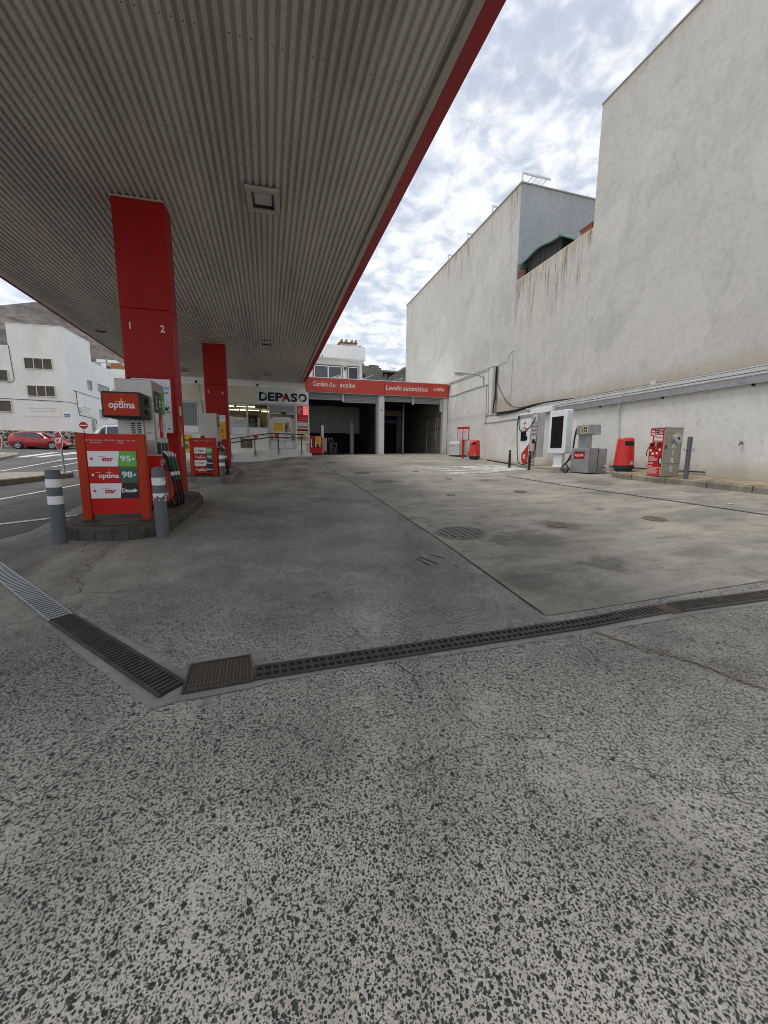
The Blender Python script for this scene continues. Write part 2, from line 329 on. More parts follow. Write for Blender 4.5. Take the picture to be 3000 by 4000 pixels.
K['whm'] = mat('white_metal', (.74, .76, .79), .35, var=.03, dirt=(.55, .54, .5), da=.25, ds=4)
K['navy'] = mat('navy_print', (.014, .014, .07), .4, var=.02); K['grn'] = mat('green_print', (.10, .42, .06), .4, var=.02)
K['dgrn'] = mat('dark_green_print', (.006, .13, .075), .4, var=.02); K['blk'] = mat('black_print', (.012, .012, .014), .4, var=.02)
K['yel'] = mat('yellow_print', (.66, .37, .02), .45, var=.03); K['sky'] = mat('light_blue_print', (.10, .36, .66), .4, var=.02)
K['skin'] = mat('tan_print', (.42, .25, .16), .5, var=.15, vs=9); K['brown'] = mat('brown_print', (.12, .075, .045), .5, var=.2, vs=9)
K['ppr'] = mat('paper', (.60, .60, .60), .7, var=.03); K['cream_p'] = mat('cream_paper', (.60, .50, .30), .7, var=.06)
K['star'] = mat('warm_star_print', (.95, .72, .40), .4, var=.02)
K['black'] = mat('black_plastic', (.016, .016, .017), .45, var=.15); K['rub'] = mat('black_rubber', (.013, .013, .014), .6, var=.15)
K['dark'] = mat('dark_recess', (.022, .021, .020), .9, var=.1); K['screen'] = mat('dark_screen', (.008, .008, .010), .18, var=.05)
K['blackm'] = mat('black_painted_metal', (.02, .021, .023), .4, var=.1)
K['steel'] = mat('brushed_steel', (.40, .385, .355), .42, .75, var=.08, vs=2, dirt=(.25, .24, .22), da=.4, ds=3)
K['galv'] = mat('galvanised_steel', (.38, .395, .41), .42, .6, var=.14, vs=5, dirt=(.27, .28, .29), da=.5, ds=3)
K['galv2'] = mat('bright_galvanised', (.50, .52, .54), .35, .6, var=.1, vs=3)
K['ltgr'] = mat('light_grey_paint', (.52, .52, .50), .5, var=.06, dirt=(.34, .33, .31), da=.4, ds=2)
K['beige'] = mat('beige_metal', (.47, .42, .33), .5, var=.06, dirt=(.36, .31, .23), da=.5, ds=2)
K['rubs'] = mat('kerb_joint_dirt', (.038, .034, .030), .9)
K['boll'] = mat('grey_bollard_paint', (.105, .115, .135), .6, var=.14, vs=7, dirt=(.09, .09, .09), da=.6, ds=14, bump=.3)
K['ceil'] = mat('ceiling_sheet', (.46, .43, .365), .5, var=.05, vs=.8, dirt=(.33, .30, .25), da=.45, ds=1.0)
K['trim'] = mat('ceiling_trim', (.45, .415, .36), .55, var=.05)
K['iron'] = mat('cast_iron', (.055, .054, .055), .6, .3, var=.25, vs=14, dirt=(.11, .095, .075), da=.6, ds=7, bump=.5, bs=120)
K['oldiron'] = mat('old_iron', (.085, .076, .066), .7, .2, var=.25, vs=14, dirt=(.15, .12, .09), da=.4, ds=6, bump=.4, bs=120)
K['rust'] = mat('rusty_iron', (.10, .068, .045), .75, .2, var=.25, vs=14, dirt=(.19, .14, .10), da=.5, ds=8, bump=.5, bs=120)
K['shut'] = mat('shutter_steel', (.30, .31, .32), .5, .3, var=.08, dirt=(.18, .18, .18), da=.4, ds=1.5)
K['alu'] = mat('aluminium_frame', (.52, .52, .52), .4, .4, var=.05)
K['in_dk'] = mat('dark_interior_wall', (.045, .043, .041), .9, var=.2, vs=1.0); K['in_fl'] = mat('dark_floor', (.12, .11, .10), .8, var=.25, vs=1.4)  # dimness of unlit interiors put into the wall colour; floor plain dark grey
K['tile'] = mat('dirty_wall_tiles', (.36, .33, .25), .6, var=.12, dirt=(.14, .12, .09), da=.7, ds=1.2, stretch=(1, 1, 4))
K['shopin'] = mat('shop_interior_wall', (.42, .38, .27), .7, var=.1); K['tube'] = mat('lit_tube', (1.0, .93, .62), .5, var=0, emit=3.2)
K['led'] = mat('lit_digits', (1.0, .10, .10), .5, var=0, emit=.7)
K['lens'] = mat('lamp_lens', (.52, .54, .53), .15, var=.1); K['lampg'] = mat('lamp_diffuser', (.60, .62, .60), .25, var=.05)
K['glass'] = glass_mat('shop_glass', (.80, .82, .78), .06); K['gd'] = mat('dark_window_glass', (.030, .036, .044), .08, var=.1, spec=.8)
K['gd2'] = mat('dusty_window_glass', (.085, .10, .10), .2, var=.25, vs=1.5, spec=.7)
K['wood'] = mat('brown_frame', (.15, .075, .035), .6, var=.15); K['terra'] = mat('terracotta', (.27, .10, .055), .8, var=.12, vs=8)
K['tarp'] = mat('green_tarpaulin', (.09, .17, .15), .6, var=.15, vs=4, dirt=(.25, .33, .30), da=.5, ds=3)
K['mesh'] = mat('shade_netting', (.032, .034, .036), .9, var=.35, vs=5, stretch=(1, 1, .25))
K['leaf'] = mat('plant_leaf', (.055, .09, .035), .6, var=.3, vs=9)
K['car'] = mat('car_paint_red', (.42, .018, .02), .25, var=.02, coat=.6); K['tyre'] = mat('tyre_rubber', (.018, .018, .019), .8, var=.15)
K['carw'] = mat('car_paint_white', (.72, .73, .74), .3, var=.03, coat=.4); K['rim'] = mat('alloy_wheel', (.48, .48, .50), .3, .7, var=.05)
K['hl'] = mat('lamp_glass', (.62, .64, .66), .15, var=.05); K['blue'] = mat('blue_paint', (.012, .06, .30), .45, var=.05)
K['block'] = block_mat('block_wall', (.27, .255, .225), (.21, .20, .175), (.12, .112, .10), .42, .21, 'XZ')
K['block2'] = block_mat('block_wall_side', (.32, .295, .25), (.25, .23, .195), (.15, .14, .12), .42, .21, 'YZ')
K['rubble'] = rubble_mat(); K['hill'] = hill_mat()
K['grout'] = mat('air_machine_grey', (.36, .345, .275), .45, .2, var=.05, dirt=(.26, .24, .19), da=.4, ds=3)

# ------------------------------------------------------------------ mesh helpers
class MB:
    def __init__(s): s.v = []; s.f = []; s.m = []; s.mi = 0
    def add(s, vs, fs):
        o = len(s.v); s.v += [tuple(p) for p in vs]; s.f += [tuple(i+o for i in f) for f in fs]; s.m += [s.mi]*len(fs); return s
    def box(s, x0, x1, y0, y1, z0, z1):
        return s.add([(x0,y0,z0),(x1,y0,z0),(x1,y1,z0),(x0,y1,z0),(x0,y0,z1),(x1,y0,z1),(x1,y1,z1),(x0,y1,z1)],
                     [(0,3,2,1),(4,5,6,7),(0,1,5,4),(1,2,6,5),(2,3,7,6),(3,0,4,7)])
    def loft(s, rings, cap=True, closed=True):
        n = len(rings[0]); o = len(s.v); s.v += [tuple(p) for r in rings for p in r]; k = 0
        for i in range(len(rings)-1):
            for j in range(n if closed else n-1):
                a = o+i*n+j; b = o+i*n+(j+1) % n; s.f.append((a, b, b+n, a+n)); k += 1
        if cap:
            s.f.append(tuple(o+j for j in range(n))[::-1]); s.f.append(tuple(o+(len(rings)-1)*n+j for j in range(n))); k += 2
        s.m += [s.mi]*k; return s
    def prism(s, poly, ax, d0, d1):
        f = {'x': lambda p, d: (d, p[0], p[1]), 'y': lambda p, d: (p[0], d, p[1]), 'z': lambda p, d: (p[0], p[1], d)}[ax]
        return s.loft([[f(p, d0) for p in poly], [f(p, d1) for p in poly]])
    def cyl(s, p0, p1, r0, r1=None, n=20, cap=True):
        r1 = r0 if r1 is None else r1
        a = Vector(p0); b = Vector(p1); d = (b-a).normalized(); u = d.orthogonal().normalized(); v = d.cross(u)
        R = lambda c, r: [c+(u*math.cos(t)+v*math.sin(t))*r for t in [2*math.pi*i/n for i in range(n)]]
        return s.loft([R(a, r0), R(b, r1)], cap)
    def tube(s, pts, r, n=8):
        P = [Vector(p) for p in pts]; rings = []; u = None
        for i, p in enumerate(P):
            d = (P[min(i+1, len(P)-1)]-P[max(i-1, 0)]).normalized()
            if u is None: u = d.orthogonal().normalized()
            u = (u-d*u.dot(d)).normalized(); v = d.cross(u)
            rings.append([p+(u*math.cos(t)+v*math.sin(t))*r for t in [2*math.pi*k/n for k in range(n)]])
        return s.loft(rings)
    def lathe(s, prof, c=(0, 0, 0), n=28, sx=1.0, sy=1.0):
        return s.loft([[(c[0]+r*sx*math.cos(t), c[1]+r*sy*math.sin(t), c[2]+z) for t in [2*math.pi*i/n for i in range(n)]] for r, z in prof])
    def quad(s, a, b, c, d): return s.add([a, b, c, d], [(0, 1, 2, 3)])
    def build(s, name, mats, parent=None, smooth=False, bevel=0.0, seg=2, kind=None, loc=None, rz=0.0):
        me = bpy.data.meshes.new(name); me.from_pydata(s.v, [], s.f)
        if not isinstance(mats, (list, tuple)): mats = [mats]
        for m in mats: me.materials.append(m)
        me.polygons.foreach_set('material_index', s.m)
        bm = bmesh.new(); bm.from_mesh(me); bmesh.ops.recalc_face_normals(bm, faces=bm.faces); bm.to_mesh(me); bm.free()
        o = bpy.data.objects.new(name, me); COL.objects.link(o)
        if smooth:
            me.polygons.foreach_set('use_smooth', [True]*len(me.polygons))
            md = o.modifiers.new('edges', 'EDGE_SPLIT'); md.split_angle = R_(38)
        if bevel:
            md = o.modifiers.new('bevel', 'BEVEL'); md.width = bevel; md.segments = seg; md.limit_method = 'ANGLE'; md.angle_limit = R_(40)
        if parent: o.parent = parent
        if loc is not None: o.location = loc
        if rz: o.rotation_euler = (0, 0, rz)
        if kind: o['kind'] = kind
        return o
def catmull(pts, k=8):
    P = [Vector(p) for p in pts]; P = [P[0]*2-P[1]]+P+[P[-1]*2-P[-2]]; o = []
    for i in range(1, len(P)-2):
        for j in range(k):
            t = j/k; a, b, c, d = P[i-1:i+3]
            o.append(.5*((2*b)+(c-a)*t+(2*a-5*b+4*c-d)*t*t+(3*b-a-3*c+d)*t*t*t))
    return o+[P[-2]]
def tag(o, label, cat, group=None, kind=None):
    o['label'] = label; o['category'] = cat
    if group: o['group'] = group
    if kind: o['kind'] = kind
    return o
def thing(name, label, cat, loc=(0, 0, 0), rz=0.0, group=None):
    o = bpy.data.objects.new(name, None); COL.objects.link(o); o.location = loc; o.rotation_euler = (0, 0, rz)
    o.empty_display_size = .2
    return tag(o, label, cat, group)
def copy_tree(o, parent=None):
    c = o.copy(); COL.objects.link(c); c.parent = parent
    for ch in [x for x in SC.objects if x.parent == o]: copy_tree(ch, c)
    return c
def lettering(parent, body, x, z, y, size, m, width=None, align='CENTER', shear=0.0, bold=0.0, name='lettering', depth=.002, rot=0.0):
    cu = bpy.data.curves.new('t', 'FONT'); cu.body = body; cu.size = size; cu.align_x = align; cu.align_y = 'CENTER'
    cu.shear = shear; cu.offset = bold; cu.extrude = depth; cu.resolution_u = 3
    ob = bpy.data.objects.new('t', cu); me = bpy.data.meshes.new_from_object(ob); bpy.data.objects.remove(ob); bpy.data.curves.remove(cu)
    if width:
        xs = [v.co.x for v in me.vertices]; k = width/(max(xs)-min(xs))
        for v in me.vertices: v.co.x *= k
    me.transform(Matrix.Translation((x, y, z)) @ Matrix.Rotation(rot, 4, 'Y') @ Matrix.Rotation(R_(90), 4, 'X'))
    me.name = name; me.materials.clear(); me.materials.append(m)
    o = bpy.data.objects.new(name, me); COL.objects.link(o)
    if parent: o.parent = parent
    return o
def lines(mb, x0, x1, z, y, n, h=.004, gap=.012, ragged=True):      # blocks of print too small to read
    for i in range(n):
        e = x1-(random.random()*.35*(x1-x0) if ragged else 0); mb.box(x0, e, y-.002, y, z-i*gap-h, z-i*gap)
    return mb
def tri(mb, x, z, s, y, left):
    d = -s if left else s
    return mb.prism([(x-d*.5, z-s*.6), (x+d*.5, z), (x-d*.5, z+s*.6)], 'y', y-.002, y)
def rrect(x0, x1, z0, z1, r, n=5):
    o = []
    for cx, cz, a0 in ((x1-r, z1-r, 0), (x0+r, z1-r, 90), (x0+r, z0+r, 180), (x1-r, z0+r, 270)):
        o += [(cx+r*math.cos(R_(a0+90*i/n)), cz+r*math.sin(R_(a0+90*i/n))) for i in range(n+1)]
    return o
def sheet(name, poly_or_grid, m, dz, kind='structure', step=.5):     # a sheet draped on the ground inside a polygon
    P = poly_or_grid
    bm = bmesh.new(); vs = [bm.verts.new((x, y, 0)) for x, y in P]; bm.faces.new(vs)
    for ax in (0, 1):
        lo = min(p[ax] for p in P); hi = max(p[ax] for p in P); k = lo+step
        while k < hi:
            no = (1, 0, 0) if ax == 0 else (0, 1, 0); co = (k, 0, 0) if ax == 0 else (0, k, 0)
            bmesh.ops.bisect_plane(bm, geom=bm.verts[:]+bm.edges[:]+bm.faces[:], plane_co=co, plane_no=no); k += step
    bmesh.ops.triangulate(bm, faces=bm.faces[:])
    for v in bm.verts: v.co.z = g(v.co.x, v.co.y)+dz
    bmesh.ops.recalc_face_normals(bm, faces=bm.faces[:])
    if sum(f.normal.z for f in bm.faces) < 0: bmesh.ops.reverse_faces(bm, faces=bm.faces[:])
    me = bpy.data.meshes.new(name); bm.to_mesh(me); bm.free(); me.materials.append(m)
    o = bpy.data.objects.new(name, me); COL.objects.link(o)
    if kind: o['kind'] = kind
    return o
def raised(mb, poly, h, ground=True, base=-.3):                     # a kerbed platform following the ground
    lo = [(x, y, g(x, y)+base) for x, y in poly]; hi = [(x, y, g(x, y)+h) for x, y in poly]
    return mb.loft([lo, hi])

def ceiling_mat():                                  # off-white sheet metal, grimy in streaks, rows of dark fixing screws
    t = Tree('ceiling_sheet', .5); n = t.noise(.6, 6, .65, t.scale(t.pos, (1.6, .35, 1))).outputs[0]; n2 = t.noise(14, 4, .7).outputs[0]
    c = t.mix(t.rng(n, .35, .68), (.62, .59, .53), (.46, .435, .385)); c = t.mix(t.rng(n2, .5, .72, 0, .25), c, (.26, .245, .21))
    fx = t.math('FRACT', t.math('MULTIPLY', t.math('ADD', t.x, 5.55), 10.0)); m = t.math('MULTIPLY', t.rng(fx, .20, .22), t.rng(fx, .34, .32)); rows = 0.0
    for yk in (4.62, 6.0, 9.0, 12.0, 16.8, 20.5): rows = t.math('MAXIMUM', rows, t.rng(t.math('ABSOLUTE', t.math('SUBTRACT', t.y, yk)), .010, .006))
    w_ = t.T.nodes.new('ShaderNodeTexWhiteNoise'); w_.noise_dimensions = '1D'; t.T.links.new(t.math('FLOOR', t.math('MULTIPLY', t.math('ADD', t.x, 5.55), 10.0)), w_.inputs['W'])
    return t.done(t.mix(t.math('MULTIPLY', t.math('MULTIPLY', m, rows), t.rng(w_.outputs[0], .2, .25)), c, (.02, .02, .02)))
def lid_mat(name, k, hi, lo, ring=False):          # cast pattern of a cover: raised studs, or rings of slots
    t = Tree(name, .7); tc_ = t.T.nodes.new('ShaderNodeTexCoord'); v = t.scale(tc_.outputs['Object'], (k, k, k))
    fr = t.T.nodes.new('ShaderNodeVectorMath'); fr.operation = 'FRACTION'; t.T.links.new(v, fr.inputs[0])
    sp = t.T.nodes.new('ShaderNodeSeparateXYZ'); t.T.links.new(fr.outputs[0], sp.inputs[0])
    a = t.math('SUBTRACT', sp.outputs[0], .5); b = t.math('SUBTRACT', sp.outputs[1], .5)
    if ring:
        d = t.math('SQRT', t.math('ADD', t.math('MULTIPLY', a, a), t.math('MULTIPLY', b, b)))
        m = t.math('SUBTRACT', 1.0, t.math('MULTIPLY', t.rng(d, .16, .20), t.rng(d, .45, .41)))
        m = t.math('MAXIMUM', m, t.rng(t.math('MINIMUM', t.math('ABSOLUTE', a), t.math('ABSOLUTE', b)), .09, .05))
    else: m = t.math('MAXIMUM', t.rng(t.math('MULTIPLY', t.math('ABSOLUTE', a), t.math('ABSOLUTE', b)), .030, .020), 0.0)
    n = t.noise(9, 6, .7).outputs[0]; c = t.mix(m, lo, hi); c = t.mix(t.rng(n, .45, .7, 0, .6), c, tuple(x*.6 for x in hi))
    t.bump(m, .8, .006); return t.done(c)

# ------------------------------------------------------------------ ground
xs = [-400, -200, -100, -60, -40]+[x*.8 for x in range(-38, -5)]+[x*.4 for x in range(-10, 31)]+[14, 20, 40, 100, 200, 400]
ys = [-60, -20, -10]+[y*.4 for y in range(-12, 70)]+[y*1.0 for y in range(28, 48)]+[60, 100, 200, 500]
xs = sorted(set(round(x, 3) for x in xs)); ys = sorted(set(round(y, 3) for y in ys))
mb = MB(); mb.v = [(x, y, g(x, y)) for y in ys for x in xs]; nx = len(xs)
mb.f = [(j*nx+i, j*nx+i+1, (j+1)*nx+i+1, (j+1)*nx+i) for j in range(len(ys)-1) for i in range(nx-1)]; mb.m = [0]*len(mb.f)
mb.build('forecourt', K['agg'], kind='structure')
sheet('concrete_apron', [(2.02, 2.40), (2.12, 4.5), (2.2, 9), (2.25, 23.2), (10.88, 22.8), (10.88, -9), (9.6, -9), (9.6, 1.9), (6, 2.36)], K['conc'], .006)
mb = MB()                                            # the worn joint between slab and apron
jp = [(2.02, 2.42), (2.12, 4.5), (2.2, 9), (2.25, 21.5)]
for i in range(len(jp)-1):
    for k in range(8):
        t0, t1 = k/8, (k+1)/8; a = [jp[i][c]+(jp[i+1][c]-jp[i][c])*t0 for c in (0, 1)]; b = [jp[i][c]+(jp[i+1][c]-jp[i][c])*t1 for c in (0, 1)]
        wj = .004+.005*random.random(); mb.quad(*[(x+d, y, g(x+d, y)+.011) for x, y, d in ((*a, -wj), (*a, wj), (*b, wj), (*b, -wj))])
mb.build('joint_line', K['kerb_dark'], kind='structure')
sheet('road', [(-3.0, 6.1), (-3.2, 8), (-3.6, 12), (-4.2, 20), (-4.2, 46), (-90, 46), (-90, -8), (-12, -8), (-4.6, 2.0), (-3.6, 4.4)], K['asph'], .004, step=.8)
# pale concrete beds along the drain
sheet('drain_bed', [(-.10, 2.075), (.6, 2.10), (1.4, 2.085), (2.2, 2.10), (3.2, 2.08), (9.6, 1.62), (9.6, 1.94), (3.2, 2.32), (2.1, 2.30), (1.0, 2.285), (-.12, 2.29)], K['strip'], .004, step=.4)
sheet('drain_bed', [(-.46, 2.04), (-.46, 2.27), (-.9, 2.76), (-1.36, 3.27), (-1.53, 3.12), (-1.1, 2.6), (-.59, 2.00)], K['strip'], .004, step=.4)
sheet('cover_bed', [(-.56, 2.03), (-.30, 2.04), (-.07, 2.06), (-.05, 2.44), (-.30, 2.41), (-.50, 2.40)], K['strip'], .006, step=.3)

# ------------------------------------------------------------------ drains and covers
def along(p, q, wd, n, fn):
    a = Vector((*p, 0)); b = Vector((*q, 0)); d = b-a; ln = d.length; d.normalize(); s = Vector((-d.y, d.x, 0))
    def P(t, w, dz): v = a+d*t+s*w; return (v.x, v.y, g(v.x, v.y)+dz)
    for i in range(n): fn(P, i*ln/n, (i+1)*ln/n)
    return ln, P
def slab(mb, P, t0, t1, w0, w1, z0, z1):
    mb.add([P(t0,w0,z0),P(t1,w0,z0),P(t1,w1,z0),P(t0,w1,z0),P(t0,w0,z1),P(t1,w0,z1),P(t1,w1,z1),P(t0,w1,z1)],
           [(0,3,2,1),(4,5,6,7),(0,1,5,4),(1,2,6,5),(2,3,7,6),(3,0,4,7)])
def grate(label, p, q, w, pitch, m, style, group='grates of the drainage channel'):
    root = thing('drain_grate', label, 'drain grate', (0, 0, 0), 0, group)
    ln = math.dist(p, q); n = max(2, int(ln/pitch)); h = w/2
    fr = MB(); ch = MB()
    def f(P, a, b):
        d = b-a
        slab(ch, P, a, b, -h, h, .0055, .007)
        if style == 'grid':
            slab(fr, P, a, a+d*.32, -h, h, .008, .017)
            slab(fr, P, a+d*.32, b, -.012, .012, .008, .016)
        elif style == 'slot':
            slab(fr, P, a, a+d*.45, -h, h, .008, .016)
        else:
            slab(fr, P, a, a+d*.36, -h, h, .008, .015)
        q_ = .004 if style == 'bars' else .009
        for s_ in (-1, 1): slab(fr, P, a, b, s_*h-q_, s_*h+q_, .008, .018)
    along(p, q, w, n, f)
    fr.build('grating', m, root); ch.build('channel', K['dark'], root)
    return root
grate('silver barred drain grate at the left frame edge', (-2.62, 4.62), (-1.46, 3.20), .135, .042, K['galv'], 'bars')
grate('black slotted drain grate running down to the rusty square cover from the left', (-1.45, 3.19), (-.52, 2.13), .135, .034, K['iron'], 'slot')
grate('black cast grid grate leading right from the rusty square cover', (-.115, 2.175), (2.55, 2.22), .115, .045, K['iron'], 'grid')
grate('short dark slotted grate just before the broken gap in the right channel', (2.56, 2.222), (2.98, 2.218), .115, .04, K['oldiron'], 'slot')
grate('grey-brown slotted drain grate beyond the broken gap at the right frame edge', (3.10, 2.21), (9.4, 1.78), .135, .04, K['oldiron'], 'slot')
sheet('broken_drain_bed', [(2.98, 2.13), (3.10, 2.13), (3.10, 2.29), (2.98, 2.29)], K['rust'], .0075)
rt = thing('drain_cover', 'rusty square iron cover with a pierced pattern at the drain corner', 'drain cover', (-.30, 2.22, g(-.30, 2.22)), R_(1.5))
zt = lambda x, y: g(-.30+x, 2.22+y)-g(-.30, 2.22)
def tilt(o): o.rotation_euler = (math.atan(.057), 0, R_(1.5)); return o
cp = [(-.165, -.128), (.17, -.118), (.155, .137), (-.16, .122)]
f = MB()
for i in range(4):
    a, b = cp[i], cp[(i+1) % 4]; f.loft([[(a[0]*k, a[1]*k, z) for k, z in ((1.06, .004), (1.06, .021), (.97, .021), (.97, .004))], [(b[0]*k, b[1]*k, z) for k, z in ((1.06, .004), (1.06, .021), (.97, .021), (.97, .004))]])
f.build('frame', K['iron'], rt)
f = MB(); f.loft([[(x*.955, y*.955, .004) for x, y in cp], [(x*.955, y*.955, .016) for x, y in cp]]).build('plate', lid_mat('square_lid_pattern', 27.0, (.092, .070, .054), (.016, .013, .012), True), rt)
tilt(rt)

K['rim_iron'] = mat('iron_rim', (.17, .16, .14), .7, .2, var=.3, vs=12); K['rim_rust'] = mat('rusty_rim', (.16, .12, .085), .7, .2, var=.3, vs=12)
K['lid_iron'] = lid_mat('iron_lid_pattern', 11.0, (.27, .255, .225), (.035, .033, .030)); K['lid_rust'] = lid_mat('rusty_lid_pattern', 16.0, (.24, .19, .14), (.06, .048, .038))
def manhole(x, y, r, label, m='iron', style=0):
    z = g(x, y); rt = thing('manhole_cover', label, 'manhole cover', (x, y, z), random.random()*3, 'round covers in the paving')
    sx = math.atan(.05)
    MB().lathe([(r*.90, .002), (r*1.04, .002), (r*1.04, .016), (r*.96, .018), (r*.94, .012), (r*.90, .012)], n=36).build('rim', K['rim_'+m], rt)
    MB().cyl((0, 0, .002), (0, 0, .013), r*.90, n=36).build('lid', K['lid_'+m], rt)
    rt.rotation_euler = (sx, -.03 if x > 2.2 else 0, 0); return rt
for a in ((2.55, 4.83, .335, 'largest round iron manhole cover, nearest the joint between the two pavings'),
          (4.10, 4.76, .145, 'small round iron cover with a dark stain, right of the largest manhole cover', 'rust'),
          (5.80, 4.60, .165, 'rusty brown round cover alone on the pale concrete at right', 'rust'),
          (3.10, 10.5, .29, 'round cover with dark drips, midway along the joint line', 'iron'),
          (3.04, 12.9, .27, 'flat grey round cover, second from the garage along the joint line', 'iron'),
          (2.65, 17.5, .29, 'brownish round cover nearest the garage openings', 'rust'),
          (5.48, 7.62, .145, 'small rusty round cover in front of the thin slot drain', 'rust'),
          (5.02, 10.37, .115, 'small round cover nearest the white hatched bay', 'iron'),
          (3.80, 7.73, .095, 'tiny dark round cover left of the small rusty cover before the slot drain', 'iron'),
          (4.95, 12.84, .115, 'small flat round cover at the left edge of the white hatched bay', 'iron')): manhole(*a)
def blob(name, x, y, rx, ry, m, dz, n=22, jag=.25):
    ph = [random.random()*6.28 for _ in range(4)]
    pts = []
    for i in range(n):
        t = 2*math.pi*i/n; r = 1+jag*(.5*math.sin(2*t+ph[0])+.35*math.sin(3*t+ph[1])+.3*math.sin(5*t+ph[2])+.2*math.sin(9*t+ph[3])); pts.append((x+rx*r*math.cos(t), y+ry*r*math.sin(t)))
    return sheet(name, pts, m, dz, step=.4)
K['patch'] = concrete_mat('rough_patch', (.235, .22, .19), (.12, .112, .10)); K['oil'] = concrete_mat('oily_patch', (.13, .122, .11), (.085, .08, .075))
blob('worn_patch', 3.41, 3.19, .17, .10, K['patch'], .0085); blob('worn_patch', 2.36, 3.03, .15, .13, K['patch'], .0085, jag=.5); 

for (px, py), (qx, qy) in (((1.55, 3.92), (1.60, 3.70)), ((1.60, 4.0), (1.70, 3.72)), ((1.75, 4.05), (1.86, 3.88))):
    m_ = MB(); along((px, py), (qx, qy), .02, 3, lambda P, a, b: slab(m_, P, a, b, -.008, .008, .001, .004)); m_.build('groove', K['dark'], kind='structure')
def crack(pts, wd, m, dz=.0095):                     # an old crack, opened and partly filled with dust
    P = [GP(*p) for p in pts]; P = catmull(P, 7); f = MB(); L_ = []; R2 = []
    for i, p in enumerate(P):
        d = (P[min(i+1, len(P)-1)]-P[max(i-1, 0)]); d.z = 0; d.normalize(); n = Vector((-d.y, d.x, 0)); w2 = wd*random.uniform(.35, 1.0)*(.5 if i in (0, len(P)-1) else 1); j = n*random.uniform(-.014, .014)
        for lst, k in ((L_, w2), (R2, -w2)): q = p+j+n*k; lst.append((q.x, q.y, g(q.x, q.y)+dz))
    for i in range(len(P)-1): f.quad(L_[i], L_[i+1], R2[i+1], R2[i])
    f.build('crack', m, kind='structure')
EZ = lambda x, y: (1500+x*.904, 1800+y*.904)
crack([EZ(*p) for p in ((795, 757), (840, 790), (905, 850), (960, 905), (1010, 960))], .0035, K['rubs'])
crack([EZ(*p) for p in ((900, 742), (1000, 775), (1100, 812), (1200, 832), (1290, 862), (1400, 900), (1520, 950), (1659, 1000))], .012, K['dirt'], .0085)
crack([EZ(*p) for p in ((900, 743), (1000, 777), (1100, 814), (1200, 834), (1290, 864), (1400, 902), (1520, 952), (1659, 1002))], .004, K['dark'])
crack([EZ(*p) for p in ((30, 880), (80, 900), (125, 945), (140, 985))], .005, K['dark'])
VZ = lambda x, y: (x*1.8083, y*1.8083)
crack([VZ(*p) for p in ((0, 1790), (50, 1752), (110, 1705), (200, 1640), (270, 1590), (335, 1535))], .004, K['rubs'])
crack([VZ(*p) for p in ((0, 1722), (90, 1670), (190, 1605))], .004, K['rubs'])
crack([VZ(*p) for p in ((960, 1500), (1010, 1560), (1090, 1592), (1180, 1604), (1310, 1640), (1450, 1690), (1560, 1720), (1659, 1728))], .003, K['rubs'])
rt = thing('slot_drain', 'thin dark slot drain crossing the concrete towards the right frame edge', 'slot drain')
f = MB(); f2 = MB()
for p, q in (((6.96, 10.35), (7.06, 8.09)), ((7.06, 8.09), (7.50, 5.6)), ((7.5, 5.6), (7.95, 2.5))):
    n = int(math.dist(p, q)/.12)
    along(p, q, .06, n, lambda P, a, b: (slab(f, P, a, b, -.03, .03, .005, .009), slab(f2, P, a, a+(b-a)*.45, -.026, .026, .0095, .0125), slab(f2, P, a, b, -.031, -.025, .0085, .0128), slab(f2, P, a, b, .025, .031, .0085, .0128)))
f.build('channel', K['dark'], rt); f2.build('grating', K['iron'], rt)

# ------------------------------------------------------------------ painted markings
def stripe(p, q, wd, m=None, dz=.011):
    f = MB(); along(p, q, wd, max(2, int(math.dist(p, q)/.6)), lambda P, a, b: f.quad(P(a, -wd/2, dz), P(b, -wd/2, dz), P(b, wd/2, dz), P(a, wd/2, dz)))
    return f.build('road_marking', m or K['line'], kind='structure')
for i, (y0, y1) in enumerate(((14.1, 14.42), (13.35, 13.72), (12.5, 12.95), (11.55, 12.1), (10.95, 11.2))):
    stripe((5.62+.03*i, (y0+y1)/2), (7.35+.2*(i % 2), (y0+y1)/2), y1-y0, K['worn'])
sheet('road_marking', [(7.3, 11.9), (8.9, 12.0), (9.15, 12.4), (9.3, 14.45), (7.3, 14.4)], K['worn'], .010)
def px_stripe(a, b, wd): p, q = GP(*a), GP(*b); stripe((p.x, p.y), (q.x, q.y), wd)
px_stripe((-260, 2082), (322, 2012), .11); px_stripe((-200, 1990), (318, 1893), .10)
px_stripe((0, 1842), (263, 1794), .12); px_stripe((200, 1826), (330, 1803), .12); px_stripe((262, 1844), (306, 1838), .12)
for a, b in (((72, 1787), (215, 1768)), ((148, 1787), (300, 1767)), ((215, 1780), (320, 1768)), ((250, 1796), (320, 1789))): px_stripe(a, b, .45)

